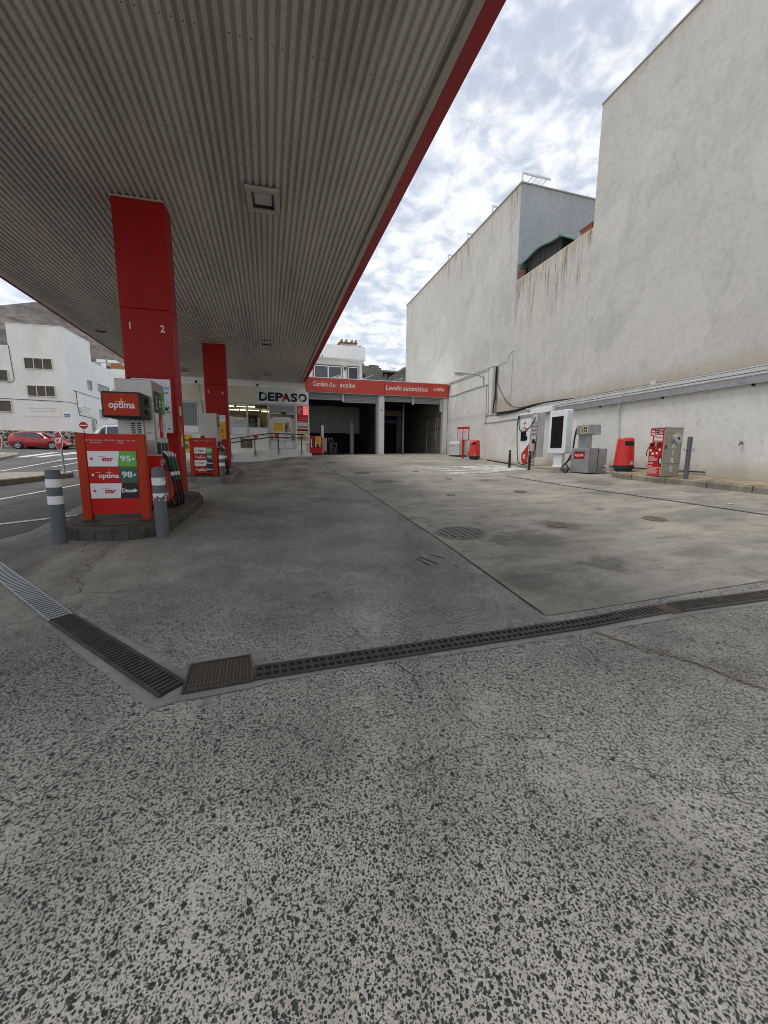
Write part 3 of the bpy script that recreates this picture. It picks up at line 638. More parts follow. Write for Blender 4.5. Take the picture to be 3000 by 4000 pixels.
# ------------------------------------------------------------------ pavements and traffic island
def platform(name, poly, h, mk, mt):
    raised(MB(), poly, h).build(name, mk, kind='structure', bevel=.02)
    cx = sum(p[0] for p in poly)/len(poly); cy = sum(p[1] for p in poly)/len(poly)
    sheet(name+'_paving', [(cx+(x-cx)*.93 if abs(x-cx) > .6 else x, cy+(y-cy)*.985) for x, y in poly], mt, h+.004, step=.6)
platform('traffic_island', [(-5.95, 5), (-6.08, 11.4), (-5.78, 14.1), (-5.95, 14.75), (-6.5, 15.0), (-7.6, 14.6), (-8.2, 11), (-8.2, 5)], .15, K['kerb'], K['pave'])
platform('street_pavement', [(-12.0, 22.6), (-13.2, 26.6), (-14.4, 29.0), (-16.5, 30), (-40, 30), (-40, 21)], .13, K['kerb'], K['pave'])
platform('side_pavement', [(-13, 41.7), (-13, 42.3), (-60, 44.6), (-60, 43.5)], .12, K['kerb'], K['pave'])
kp = [(9.98, -9), (9.92, 5.5), (9.74, 7.0), (9.50, 7.7), (9.42, 8.7), (9.60, 9.1), (10.2, 9.2), (10.88, 9.2), (10.88, -9)]
raised(MB(), kp, .15).build('wall_pavement', K['kerb'], kind='structure', bevel=.025, seg=3)
sheet('wall_pavement_top', [(10.08, -9), (10.03, 5.5), (9.85, 7.0), (9.60, 7.7), (9.54, 8.66), (9.74, 8.98), (10.2, 9.07), (10.87, 9.07), (10.87, -9)], K['dirt'], .155)
f = MB()
for i in range(12):
    y = 8.3-i*.85; x = float(np.interp(y, [-9, 5.5, 7.0, 7.7, 8.7], [9.98, 9.92, 9.74, 9.50, 9.42])); f.box(x-.004, x+.12, y-.006, y+.006, g(x, y)-.05, g(x, y)+.153)
f.build('kerb_joint', K['dark'], kind='structure')
sheet('wall_foot_dirt', [(10.35, 9.2), (10.87, 9.2), (10.87, 22.6), (10.6, 22.6), (10.55, 14)], K['dirt'], .010)
for x, y, s_, lb in ((8.15, 5.05, .05, 'white paper scrap lying on the concrete nearest the right frame edge'), (8.6, 6.3, .045, 'white paper scrap just before the kerb below the hose pole'), (7.9, 9.3, .03, 'tiny white scrap on the concrete before the near red bin')):
    o = MB().prism([(-s_, -s_*.6), (s_*.8, -s_*.8), (s_, s_*.4), (-s_*.5, s_*.7)], 'z', .008, .016).build('paper_scrap', K['ppr'], None, loc=(x, y, g(x, y))); tag(o, lb, 'litter', 'paper scraps on the concrete')
f = MB()
for i in range(260):
    x, y = random.uniform(-2.5, 6), random.uniform(1.2, 6); s = random.uniform(.003, .009); z = g(x, y)+.004
    f.add([(x-s, y-s*.7, z), (x+s, y-s, z), (x+s*.8, y+s, z), (x-s*.9, y+s*.8, z), (x, y, z+s*1.2)], [(0, 1, 4), (1, 2, 4), (2, 3, 4), (3, 0, 4)])
f.build('grit', K['ppr'], kind='stuff'); bpy.data.objects['grit'].data.materials[0] = K['strip']
tag(bpy.data.objects['grit'], 'scattered grit and small stones on the paving', 'grit')
# ------------------------------------------------------------------ tall houses along the right
XW = 11.15
tA = thing('apartment_building', 'tall pale rendered tower block rising out of the frame at upper right', 'building', (XW, 12.24, 0))
def wbox(mb, x0, x1, y0, y1, z0, z1, org): return mb.box(x0-org[0], x1-org[0], y0-org[1], y1-org[1], z0-org[2], z1-org[2])
oA = (XW, 12.24, 0)
wbox(MB(), XW, 26, -14, 12.24, -1, 13.03, oA).build('wall', K['wallA'], tA)
wbox(MB(), XW+.004, 26, 12.243, 16.64, -1, 8.2, oA).build('terrace', K['wallP'], tA)
wbox(MB(), XW, XW+.22, 12.243, 16.64, 8.203, 9.25, oA).build('parapet', K['wallP'], tA)
wbox(MB(), XW-.02, 26.05, -14.05, 12.27, 13.033, 13.08, oA).build('coping', K['grey_w'], tA)
wbox(MB(), XW+.0, XW+.25, 12.246, 16.64, 9.253, 9.275, oA).build('coping', K['cream'], tA)
wbox(MB(), XW-.006, XW+.003, 12.235, 16.645, -1, 8.199, oA).build('lower_wall', K['wallP'], tA)
oB = (XW, 16.67, 0)
tB = thing('apartment_building', 'long pale rendered block behind the green awning, rust runs under its roof edge', 'building', oB)
wbox(MB(), XW, 26, 16.67, 31.7, -1, 13.3, oB).build('wall', K['wallB'], tB)
wbox(MB(), XW+.002, 26, 16.662, 16.669, 5, 13.298, oB).build('gable_wall', K['wallG'], tB)
wbox(MB(), XW-.03, 26, 16.63, 31.73, 13.303, 13.36, oB).build('coping', K['grey_w'], tB)
f = MB()
for q in (((16.61, 3.5), (16.62, 6.25)), ((16.62, 6.25), (16.98, 6.1)), ((16.98, 6.1), (17.02, 5.82)), ((17.02, 5.82), (18.1, 5.80))):
    (y0, z0), (y1, z1) = q; d = .012; f.prism([(y0-oB[1]-d, z0), (y0-oB[1]+d, z0+d), (y1-oB[1]+d, z1+d), (y1-oB[1]-d, z1)], 'x', -.012, .002)
f.build('wall_joint', K['grey_w'], tB)
for i, (y, z) in enumerate(((16.85, 13.36), (19.3, 13.36), (21.9, 13.36), (24.4, 13.36))):
    lab = ('white metal frame nearest on the roof corner, fully in view above the blue-grey gable', 'white metal roof frame, second along the roof edge behind the nearest one',
           'white metal roof frame, third along the roof edge', 'white metal roof frame, farthest one along the roof edge')[i]
    r = thing('drying_frame', lab, 'metal frame', (XW+.12, y, z), 0, 'metal frames on the far roof edge')
    MB().box(0, .06, -.03, .03, 0, .45).build('post', K['whm'], r); MB().box(0, 1.5, -.03, .03, .45, .52).build('top_rail', K['whm'], r)
    for x in (.55, 1.3): MB().tube([(x, .0, .45), (x-.3, .5, .0)], .022, 6).build('brace', K['whm'], r)
    f = MB()
    for x in (.3, .8, 1.05): f.tube([(x, .0, .45), (x-.3, .5, .0)], .006, 4)
    f.build('wire', K['galv'], r)
# awning, pots on the parapet
r = thing('terrace_awning', 'green tarpaulin awning with dark shade netting behind the stained parapet', 'awning', (XW+.3, 15.4, 8.2))
f = MB(); n = 12
ptz = lambda t: 1.80+.10*math.sin(t*3.1)-.05*math.sin(t*9)
rows = [[(x, 1.55-2.75*t*1.0, ptz(t)+dz+(.12*x)) for x in (-.12, .5, 1.3)] for t in [i/n for i in range(n+1)] for dz in (0,)]
top = [[(p[0], p[1], p[2]+.05) for p in rr] for rr in rows]
f.loft([rr+tt[::-1] for rr, tt in zip(rows, top)]); f.build('tarpaulin', K['tarp'], r)
f = MB(); cur = [(.02+.03*math.sin(i*1.9), 1.45-2.6*i/26) for i in range(27)]
f.loft([[(x, y, 0) for x, y in cur]+[(x+.01, y, 0) for x, y in cur[::-1]], [(x, y, ptz((1.55-y)/2.75)) for x, y in cur]+[(x+.01, y, ptz((1.55-y)/2.75)) for x, y in cur[::-1]]])
f.build('netting', K['mesh'], r)
MB().box(.05, 1.25, -1.19, -1.17, 0, 1.78).build('end_netting', K['dark'], r)
f = MB(); f.loft([[(-.12, -1.2, 1.80), (-.12, -1.2, 1.86), (1.3, -1.2, 2.0), (1.3, -1.2, 1.95)], [(-.05, -2.1, 1.2), (-.05, -2.1, 1.26), (1.3, -2.1, 1.5), (1.3, -2.1, 1.45)]]); f.build('end_flap', K['tarp'], r)
r = thing('potted_plant', 'terracotta pot with a spiky aloe at the far end of the parapet', 'potted plant', (XW+.12, 16.40, 9.276))
MB().lathe([(.09, 0), (.14, .26), (.155, .26), (.155, .31), (.13, .31), (.12, .26)], n=18).build('pot', K['terra'], r, smooth=True)
f = MB()
for i in range(22):
    a = i*2.4; l = random.uniform(.28, .5); o = random.uniform(.15, .9); d = Vector((math.cos(a), math.sin(a), 0)); s = d.cross(Vector((0, 0, 1)))*.022
    b = d*.05+Vector((0, 0, .26)); m1 = b+d*l*.35*o+Vector((0, 0, l*.6)); e = b+d*l*o+Vector((0, 0, l*(1.0-.35*o)))
    f.add([b-s, b+s, m1+s*.8, m1-s*.8, e], [(0, 1, 2, 3), (3, 2, 4)])
f.build('leaves', K['leaf'], r)
r = thing('planter_box', 'empty terracotta planter box on the parapet beside the tower wall', 'planter', (XW+.13, 12.62, 9.276))
MB().loft([[(-.07, -.24, 0), (.07, -.24, 0), (.07, .24, 0), (-.07, .24, 0)], [(-.10, -.28, .2), (.10, -.28, .2), (.10, .28, .2), (-.10, .28, .2)]]).build('box', K['terra'], r)
MB().box(-.115, .115, -.295, .295, .2, .235).build('rim', K['terra'], r)

# ------------------------------------------------------------------ white boundary wall and what hangs on it
r = thing('boundary_wall', 'white painted wall running along the right side of the forecourt, stepped up towards the garage', 'wall', (10.9, 5, 0))
MB().prism([(-14, -2), (17.95, -2), (17.95, 5.78), (12.93, 5.78), (12.93, 3.44), (-14, 3.44)], 'x', 0, .244).build('wall', K['wallL'], r)
MB().prism([(-14, 3.443), (12.925, 3.443), (12.925, 3.475), (-14, 3.475)], 'x', -.03, .24).build('coping', K['ltgr'], r)
MB().box(-.02, .24, 12.92, 17.95, 5.783, 5.81).build('upper_coping', K['ltgr'], r)
r = thing('cable_tray', 'grey galvanised cable channel along the boundary wall', 'cable tray', (10.9, 5, 0))
MB().box(-.11, -.006, -14, 9.0, 3.085, 3.235).build('channel', K['galv'], r)
MB().box(-.118, -.004, -14, 9.0, 3.238, 3.252).build('upper_lip', K['galv2'], r); MB().box(-.118, -.004, -14, 9.0, 3.066, 3.082).build('lower_lip', K['galv2'], r)
MB().box(-.05, -.004, -14, 9.2, 3.27, 3.32).build('conduit', K['ltgr'], r); MB().box(-.06, -.004, -14, 10.0, 3.335, 3.42).build('trunking', K['ltgr'], r)
f = MB().prism([(9.0, 3.07), (9.0, 3.25), (9.32, 2.95), (9.32, 2.2), (9.2, 2.2), (9.2, 2.88)], 'x', -.11, -.006); f.build('drop_channel', K['galv'], r)
for i in range(9):
    y = 8.2-2.2*i; MB().box(-.03, -.004, y-.03, y+.03, 3.02, 3.064).build('bracket', K['dark'], r)
r = thing('trunking_box', 'pale rectangular duct on the wall directly above the charger', 'duct', (10.9, 13.5, 3.12))
MB().box(-.16, -.004, -.42, 1.05, 0, .2).build('box', K['whm'], r, bevel=.008); MB().box(-.165, -.004, -.43, -.28, -.01, .22).build('end_cap', K['ltgr'], r)
def cable(name, label, pts, rad, m, n=6, k=8):
    o = MB().tube(catmull(pts, k), rad, n).build(name, m, smooth=True); return tag(o, label, 'cable')
cable('conduit', 'thin grey conduit looping round the upper boundary wall beside the lamp', [(10.88, 22.7, 5.70), (10.88, 22.62, 5.0), (10.88, 20.5, 4.985), (10.88, 18.5, 4.97), (10.88, 18.42, 4.8), (10.88, 18.35, 3.2), (10.88, 18.28, 3.05), (10.88, 15.6, 3.04), (10.88, 13.9, 3.03)], .016, K['galv'], k=6)
cable('conduit', 'second thin grey conduit edging the raised end of the boundary wall', [(10.88, 22.7, 5.72), (10.88, 20.5, 5.69), (10.88, 18.45, 5.68), (10.88, 18.28, 5.6), (10.88, 18.16, 3.6), (10.88, 18.10, 3.42), (10.88, 14.6, 3.40)], .014, K['galv'], k=6)
for i, (o1, o2, lb) in enumerate(((0, 0, 'thickest black cable of the bundle dropping beside the wall step'), (.05, .06, 'black cable sagging behind the thickest one at the wall step'), (-.04, .12, 'black cable looping lowest over the ledge left of the charger'))):
    cable('wall_cable', lb, [(11.08, 17.84+o1, 5.78), (11.08, 17.88+o1, 5.2), (11.06, 17.86-o1, 4.4), (11.02, 17.9, 3.85), (10.96, 17.75, 3.52-o2), (10.86, 17.0, 3.46-o2), (10.86, 15.8, 3.44-o2*.6), (10.86, 14.6, 3.52-o2*.4), (10.9, 13.4, 3.53), (11.0, 12.4, 3.5)], (.034, .022, .014)[i], K['rub'])
cable('wall_cable', 'single black cable sagging across the tower wall below the step', [(11.12, 17.80, 5.0), (11.13, 17.4, 4.45), (11.13, 16.9, 3.95), (11.1, 16.2, 3.62), (11.05, 15.4, 3.55), (11.0, 14, 3.56), (11.0, 12.4, 3.52)], .013, K['rub'])
cable('wall_cable', 'thin black cable along the foot of the tower wall above the trunking', [(11.1, 12.4, 3.52), (11.1, 10.2, 3.52), (11.1, 7, 3.51), (11.1, 2, 3.5), (11.1, -8, 3.5)], .014, K['rub'], k=3)
cable('wall_pipe', 'thin pipe dropping from the cable tray behind the near red bin', [(10.87, 9.9, 3.40), (10.83, 10.14, 3.28), (10.82, 10.2, 3.0), (10.87, 10.19, 2.6), (10.87, 10.12, 1.8), (10.87, 10.08, 1.25), (10.75, 9.95, .98), (10.6, 9.7, .90)], .022, K['ltgr'])
MB().box(-.09, -.004, -.09, .09, -.05, .06).build('junction_box', K['ltgr'], None, bevel=.006, loc=(11.14, 9.3, 3.56)); tag(bpy.data.objects['junction_box'], 'small grey junction box on the ledge above the near red bin', 'junction box')
cable('floor_pipe', 'thin black pipe along the wall foot behind the red bins', [(10.86, 10.4, 1.06), (10.86, 9.4, 1.03), (10.86, 8.3, 1.0), (10.86, 7.4, .99)], .018, K['rub'], k=3)
for i, dz in enumerate((0, .07)): cable('floor_cable', ('black cable lying along the wall foot left of the charger plinth', 'second black cable beside the first along the wall foot')[i], [(10.2+dz, 17.0, g(10.2, 17)+.03), (10.05+dz, 15.6, g(10, 15.6)+.03), (9.9+dz, 14.15, g(10, 14.2)+.03)], .022, K['rub'])
r = thing('wall_tap', 'small dark water tap sticking out of the white wall at right', 'tap', (10.9, 6.66, 1.71))
MB().tube([(0, 0, 0), (-.06, 0, 0), (-.10, 0, -.01), (-.11, 0, -.05)], .014).build('spout', K['blackm'], r); MB().box(-.075, -.045, -.03, .03, .025, .04).build('handle', K['rust'], r); MB().cyl((-.06, 0, 0), (-.06, 0, .03), .008).build('stem', K['rust'], r)
r = thing('street_lamp', 'grey lamp head on a curved arm from the white wall', 'lamp', (10.9, 18.73, 5.1))
MB().box(-.03, -.004, -.03, .03, -.06, .42).build('bracket', K['galv'], r)
MB().tube(catmull([(-.02, 0, .25), (-.18, .0, .33), (-.45, 0, .40), (-.86, 0, .41)]), .024).build('arm', K['galv'], r, smooth=True)
f = MB(); hd = [(-.80, .05, .05), (-.95, .09, .075), (-1.2, .14, .10), (-1.5, .15, .115), (-1.68, .13, .08)]
f.loft([[(x, w_*math.cos(t), .42+h_*math.sin(t)*(1 if math.sin(t) > 0 else .5)) for t in [2*math.pi*i/16 for i in range(16)]] for x, w_, h_ in hd]).build('housing', K['ltgr'], r, smooth=True)
f = MB(); f.loft([[(x, .115*math.cos(t)*s_, .375-.075*s_*abs(math.sin(t))-.0) for t in [math.pi*i/10+math.pi for i in range(11)]] for x, s_ in ((-1.15, .75), (-1.3, 1), (-1.5, 1), (-1.62, .7))]).build('lens', K['lampg'], r, smooth=True)

# ------------------------------------------------------------------ machines along the wall (front looks towards -X)
RZ = R_(-90)
r = thing('concrete_plinth', 'low rough concrete plinth under the charger and the white display', 'plinth', (10.1, 12.5, 0))
lo = [(-.62, -1.42, .55), (.7, -1.42, .55), (.7, 1.5, .55), (-.55, 1.5, .55)]
MB().loft([lo, [(x, y, 1.0+.012*y) for x, y, z in lo]]).build('block', K['plinth'], r, bevel=.02, seg=2)
# charger: local x runs towards the viewer, -y is the front
zc0 = 1.03
r = thing('ev_charger', 'white and red vehicle charging station with a black hanging cable on the plinth', 'charger', (9.62, 13.3, zc0), RZ)
fr = [(-.12, 0), (.28, 0), (.385, 1.80), (.385, 1.97), (-.39, 1.97), (-.40, 1.72), (-.33, 1.0), (-.22, .3)]
MB().prism(fr, 'y', 0, .30).build('body', K['whm'], r, bevel=.02, seg=3)
MB().box(-.30, .36, .30, .62, .30, 1.99).build('rear_cabinet', K['ltgr'], r, bevel=.01)
MB().prism([(-.40, 1.79), (.375, 1.79), (.375, 1.93), (-.40, 1.93)], 'y', -.012, -.001).build('top_band', K['galv2'], r, bevel=.004)
MB().prism([(.262, .02), (.298, .82), (-.14, .42), (-.12, .2), (-.06, .05)], 'y', -.006, -.001).build('red_panel', K['redo'], r)
f = MB()                                            # charging swirl
for a0, a1, rad in ((30, 330, .085), (0, 360, .04)):
    for i in range(18):
        t0, t1 = R_(a0+(a1-a0)*i/18), R_(a0+(a1-a0)*(i+1)/18); i_, o_ = rad-.010, rad+.010
        f.prism([(.06+o_*math.cos(t0), .33+o_*math.sin(t0)), (.06+o_*math.cos(t1), .33+o_*math.sin(t1)), (.06+i_*math.cos(t1), .33+i_*math.sin(t1)), (.06+i_*math.cos(t0), .33+i_*math.sin(t0))], 'y', -.010, -.007)
f.build('emblem', K['whp'], r)
f = MB(); MB
f.box(-.235, .085, -.012, -.001, .93, 1.30); f.box(.06, .175, -.013, -.001, .95, 1.10); f.build('screen', K['screen'], r)
def emblem(parent, x, z, y, s, m):                  # four-pointed swept star
    f = MB()
    for k in (0, 1):
        q = 1 if k == 0 else -1
        f.prism([(x+q*.02*s, z+q*.06*s), (x+q*.25*s, z+q*1.0*s), (x+q*.28*s, z+q*.12*s)], 'y', y-.003, y)
        f.prism([(x+q*.06*s, z-q*.02*s), (x+q*1.0*s, z+q*.10*s), (x+q*.16*s, z-q*.30*s)], 'y', y-.003, y)
        f.prism([(x-q*.02*s, z+q*.10*s), (x-q*.75*s, z+q*.25*s), (x-q*.12*s, z+q*.32*s)], 'y', y-.003, y)
    return f.build('emblem', m, parent)
emblem(r, -.02, 1.60, -.001, .12, K['redp']); lettering(r, 'CEPSA', -.03, 1.43, -.001, .075, K['redp'], .16, bold=.002)
lettering(r, 'Carga', -.15, 1.295+.09, -.001, .04, K['blk'], .1); lettering(r, 'ultrarrápida', -.15, 1.345, -.001, .035, K['blk'], .17)
MB().prism(rrect(.0, .19, 1.335, 1.405, .02), 'y', -.005, -.001).build('badge', K['redp'], r); lettering(r, '180', .095, 1.37, -.0052, .045, K['whp'], .10)
MB().box(-.22, .22, -.004, -.001, 1.265, 1.285).build('red_line', K['redp'], r)
f = MB(); f.box(.09, .15, -.005, -.001, 1.24-.05, 1.205); f.cyl((.12, -.005, 1.15), (.12, -.001, 1.15), .012); f.build('card_reader', K['blk'], r)
# near side face of the charger: louvres, red outline, socket
f = MB(); sx = lambda z: .28+.105*min(1, z/1.80)
for z in [.10+.042*i for i in range(11)]+[1.10+.05*i for i in range(11)]: f.prism([(.04, z), (.26, z), (.26, z+.014), (.04, z+.014)], 'x', sx(z)+.001, sx(z)+.006)
f.build('louvre', K['dark'], r)
ol = [(.015, .03), (.285, .03), (.285, 1.90), (.25, 1.95), (.05, 1.95), (.015, 1.90)]
f = MB()
for i in range(len(ol)):
    a, b = ol[i], ol[(i+1) % len(ol)]; f.tube([(sx(a[1])+.005, a[0], a[1]), (sx(b[1])+.005, b[0], b[1])], .009, 6)
f.build('outline', K['redp'], r)
MB().prism([(.10, .83), (.20, .83), (.20, .98), (.10, .98)], 'x', sx(.9), sx(.9)+.06).build('socket', K['black'], r, bevel=.01)
MB().tube([(sx(.9)+.05, .15, .92), (sx(.9)+.13, .14, .88), (sx(.9)+.16, .13, .80)], .035).build('plug', K['black'], r)
MB().tube(catmull([(sx(.9)+.16, .13, .80), (sx(.6)+.17, .12, .6), (sx(.4)+.14, .08, .35), (.40, -.05, .12), (.22, -.12, .02), (-.05, -.12, .05), (-.26, -.08, .25), (-.36, -.06, .75), (-.42, -.06, 1.4), (-.41, -.05, 1.78), (-.38, -.04, 1.86), (-.33, -.06, 1.72), (-.22, -.10, 1.42), (-.02, -.13, 1.27), (.22, -.12, 1.30), (.38, -.04, 1.45), (.41, .10, 1.68), (.39, .14, 1.80)]), .018).build('charging_cable', K['rub'], r, smooth=True)
MB().box(-.42, -.36, -.06, .05, 1.80, 1.90).build('cable_holder', K['blk'], r, bevel=.008)
# display totem
r = thing('display_totem', 'white upright display with a blank black screen right of the charger', 'display', (9.72, 11.62, 1.0), RZ)
MB().prism(rrect(-.44, .44, .47, 1.95, .06), 'y', 0, .24).build('housing', K['whm'], r, bevel=.012)
MB().box(-.30, .27, -.006, -.001, .66, 1.74).build('screen', K['screen'], r)
f = MB().loft([[(-.21, .05, 0), (.27, .05, 0), (.27, .2, 0), (-.21, .2, 0)], [(-.21, .05, .04), (.27, .05, .04), (.27, .2, .04), (-.21, .2, .04)], [(-.18, .06, .05), (.24, .06, .05), (.24, .19, .05), (-.18, .19, .05)], [(-.18, .06, .468), (.24, .06, .468), (.24, .19, .468), (-.18, .19, .468)]]); f.build('foot', K['whm'], r)
# vacuum
r = thing('vacuum_machine', 'dented grey steel vacuum cleaner machine with a coiled black hose', 'vacuum machine', (9.52, 10.28, g(9.7, 10.2)), RZ)
MB().box(-.38, .36, 0, .36, .03, .80).build('cabinet', K['galv'], r, bevel=.012); MB().box(-.36, .355, .37, .72, .02, .79).build('rear_cabinet', K['galv'], r, bevel=.01)
MB().box(.345, .362, .36, .372, .03, .79).build('gap', K['dark'], r); MB().box(-.39, .37, -.01, .75, 0, .028).build('base', K['dark'], r)
MB().box(-.22, .10, .10, .34, .80, 1.22).build('neck', K['galv'], r, bevel=.008); MB().box(-.24, .28, .02, .48, 1.22, 1.52).build('head', K['galv'], r, bevel=.012)
MB().prism(rrect(-.02, .24, 1.25, 1.48, .03), 'y', .010, .019).build('coin_plate', K['cream_p'], r)
f = MB(); f.box(.02, .05, .004, .009, 1.28, 1.46); f.box(.08, .11, .004, .009, 1.28, 1.46); f.box(.15, .21, .004, .009, 1.29, 1.35); f.box(.14, .20, .004, .009, 1.38, 1.45); f.build('coin_slot', K['dark'], r)
MB().box(-.24, .20, -.006, -.001, .46, .70).build('sign_plate', K['redc'], r); lettering(r, 'Aspirador', -.02, .58, -.0065, .13, K['whp'], .38, shear=.15)
MB().tube(catmull([(-.24, .15, 1.47), (-.34, .12, 1.42), (-.38, .10, 1.15), (-.42, .08, .7), (-.52, 0, .38), (-.62, -.08, .22), (-.55, -.15, .10), (-.40, -.18, .03), (-.30, -.17, .05), (-.34, -.12, .18), (-.50, -.06, .30), (-.44, .02, .44), (-.40, .06, .5)]), .026).build('hose', K['rub'], r, smooth=True)
MB().tube(catmull([(.38, .60, .12), (.46, .60, .14), (.48, .60, .22), (.42, .58, .26)]), .02).build('outlet_hose', K['ltgr'], r, smooth=True)
# air machine
r = thing('air_machine', 'red and grey coin operated air and water machine marked AIRE', 'air machine', (9.58, 7.77, g(9.9, 7.7)+.152), RZ)
MB().box(-.20, .20, 0, .60, .0, 1.22).build('cabinet', K['grout'], r, bevel=.006); MB().box(-.21, .21, -.015, .61, 1.222, 1.245).build('lid', K['ltgr'], r)
MB().box(-.192, .17, -.006, -.001, .02, 1.21).build('front_panel', K['redp'], r)
lettering(r, 'Aire', -.12, 1.15, -.0065, .07, K['whp'], .09, bold=.002); lettering(r, 'Agua', -.12, 1.09, -.0065, .07, K['whp'], .10, bold=.002)
MB().box(-.05, .05, -.012, -.007, 1.06, 1.19).build('coin_unit', K['galv2'], r); f = MB(); f.box(-.035, .04, -.016, -.0125, 1.15, 1.18); f.box(-.03, .035, -.016, -.0125, 1.10, 1.13); f.build('display', K['screen'], r)
f = MB(); f.box(-.185, -.125, -.009, -.0065, .86, 1.03)
for i in range(5): f.box(-.085, .15, -.009, -.0065, 1.025-.034*i, 1.045-.034*i)
lines(f, .06, .15, 1.18, -.0065, 4, .01, .03); f.build('notice', K['whp'], r)
f = MB()
for x, z in ((-.14, .66), (.10, .68), (-.08, .58), (.03, .59)): f.cyl((x, -.009, z), (x, -.0065, z), .032, n=16)
f.build('dial', K['whp'], r)
for x in (-.11, .09): MB().box(x-.035, x+.035, -.05, -.0065, .79, .84).build('hose_holder', K['black'], r, bevel=.008)
MB().tube(catmull([(-.10, -.05, .81), (-.15, -.07, .74), (-.19, -.08, .62), (-.215, -.05, .52)]), .010).build('hose', K['rub'], r); MB().tube(catmull([(.08, -.05, .81), (.02, -.07, .73), (-.04, -.06, .66)]), .010).build('hose', K['rub'], r)
MB().box(-.03, .02, -.018, -.0065, .70, .86).build('nozzle_plate', K['galv'], r)
f = MB()
lines(f, -.18, .05, .50, -.0065, 1, .018, .03); lines(f, -.18, .10, .455, -.0065, 4, .006, .018); lines(f, -.18, .0, .36, -.0065, 3, .006, .018); lines(f, -.18, -.02, .27, -.0065, 2, .006, .018)
for a in ((-.18, .16, .225, .23), (-.18, .16, .06, .065), (-.18, -.175, .06, .23), (.155, .16, .06, .23)): f.box(a[0], a[1], -.0085, -.0065, a[2], a[3])
lines(f, -.16, .14, .20, -.0065, 6, .006, .020); f.build('print', K['whp'], r)
f = MB(); f.lathe([(.0, .0), (.15, 0), (.15, .012), (.0, .012)], n=30); 
hm = lambda rr, k=1: [(.168-k*rr*.62*math.sin(math.pi*i/16), .40+rr*math.cos(math.pi*i/16)) for i in range(17)]
MB().prism(hm(.13), 'y', -.012, -.007).build('tyre_picture', K['tyre'], r); MB().prism(hm(.075), 'y', -.015, -.0125).build('wheel_picture', K['ltgr'], r)
# AIRE on the side that faces the forecourt entrance (+x local)
def side_letter(ch, y, z, s, m, x):
    o = lettering(r, ch, 0, 0, 0, s, m, bold=.006); o.data.transform(Matrix.Translation((x, y, z)) @ Matrix.Rotation(R_(90), 4, 'Z')); return o
for ch, z, y in (('A', .78, .32), ('I', .60, .32), ('R', .40, .32), ('E', .19, .31)): side_letter(ch, y, z, .19, K['whm'], .202)
MB().cyl((.19, .36, .96), (.29, .36, .96), .125, n=28).build('gauge', K['galv2'], r, smooth=True); MB().cyl((.29, .36, .96), (.293, .36, .96), .035, n=16).build('gauge_hole', K['dark'], r)
f = MB()
for a in ((.02, .56, 1.085, 1.09), (.02, .56, .33, .335), (.02, .025, .33, 1.09), (.555, .56, .33, 1.09)): f.box(.2, .202, a[0], a[1], a[2], a[3])
f.build('door_gap', K['dark'], r); MB().box(.2, .208, .05, .09, .70, .79).build('handle', K['blk'], r); MB().box(.2, .2025, .12, .45, 1.105, 1.115).build('yellow_line', K['yel'], r)
MB().box(.2, .2025, .08, .17, 1.165, 1.20).build('maker_plate', K['galv'], r)
# hose pole
r = thing('hose_pole', 'grey steel pole with two curved hose hooks beside the air machine', 'pole', (9.82, 7.12, g(9.82, 7.12)+.152))
MB().cyl((0, 0, 0), (.0, 0, 1.02), .052, n=18).build('post', K['boll'], r, smooth=True)
for s_ in (-1, 1):
    MB().tube([(0, .03*s_, .74)]+[(.0+s_*(.03+.07+.07*math.cos(t)), 0, .75-.07*math.sin(t)) for t in [math.pi*(1-i/8) for i in range(9)]], .007).build('hook', K['blackm'], r)
MB().cyl((.05, 0, .90), (.085, 0, .90), .012).build('knob', K['black'], r)
# red bins
def bin_(x, y, z, label):
    r = thing('litter_bin', label, 'litter bin', (x, y, z), R_(-35), 'red litter bins by the wall')
    S = lambda h, w_, d_: [(w_*(abs(math.cos(t))**.6)*(1 if math.cos(t) > 0 else -1), d_*(abs(math.sin(t))**.6)*(1 if math.sin(t) > 0 else -1), h) for t in [2*math.pi*i/32 for i in range(32)]]
    MB().loft([S(.0, .21, .21), S(.09, .21, .21)]).build('foot', K['black'], r, smooth=True); MB().loft([S(.075, .255, .245), S(.17, .255, .245)]).build('base', K['blackm'], r, smooth=True)
    MB().loft([S(.17, .25, .24), S(.5, .232, .222), S(.86, .21, .205), S(.93, .20, .195), S(.955, .18, .175), S(.965, .12, .12)]).build('body', K['redbin'], r, smooth=True)
    MB().box(-.06, .16, -.214, -.19, .73, .86).build('slot', K['dark'], r, bevel=.01)
    MB().box(.10, .19, -.245, -.20, .18, .28).build('worn_corner', K['grey_w'], r, bevel=.02)
    return r
b2 = bin_(9.98, 9.06, g(9.98, 9.06)+.15, 'red litter bin on the kerb left of the air machine')
b1 = copy_tree(b2); b1.location = (9.98, 17.75, g(9.98, 17.75)); b1['label'] = 'red litter bin on the ground right of the red notice post'; b1.rotation_euler[2] = R_(-60)
MB().box(-.10, .02, -.222, -.218, .84, .89).build('label_plate', K['ppr'], b1)
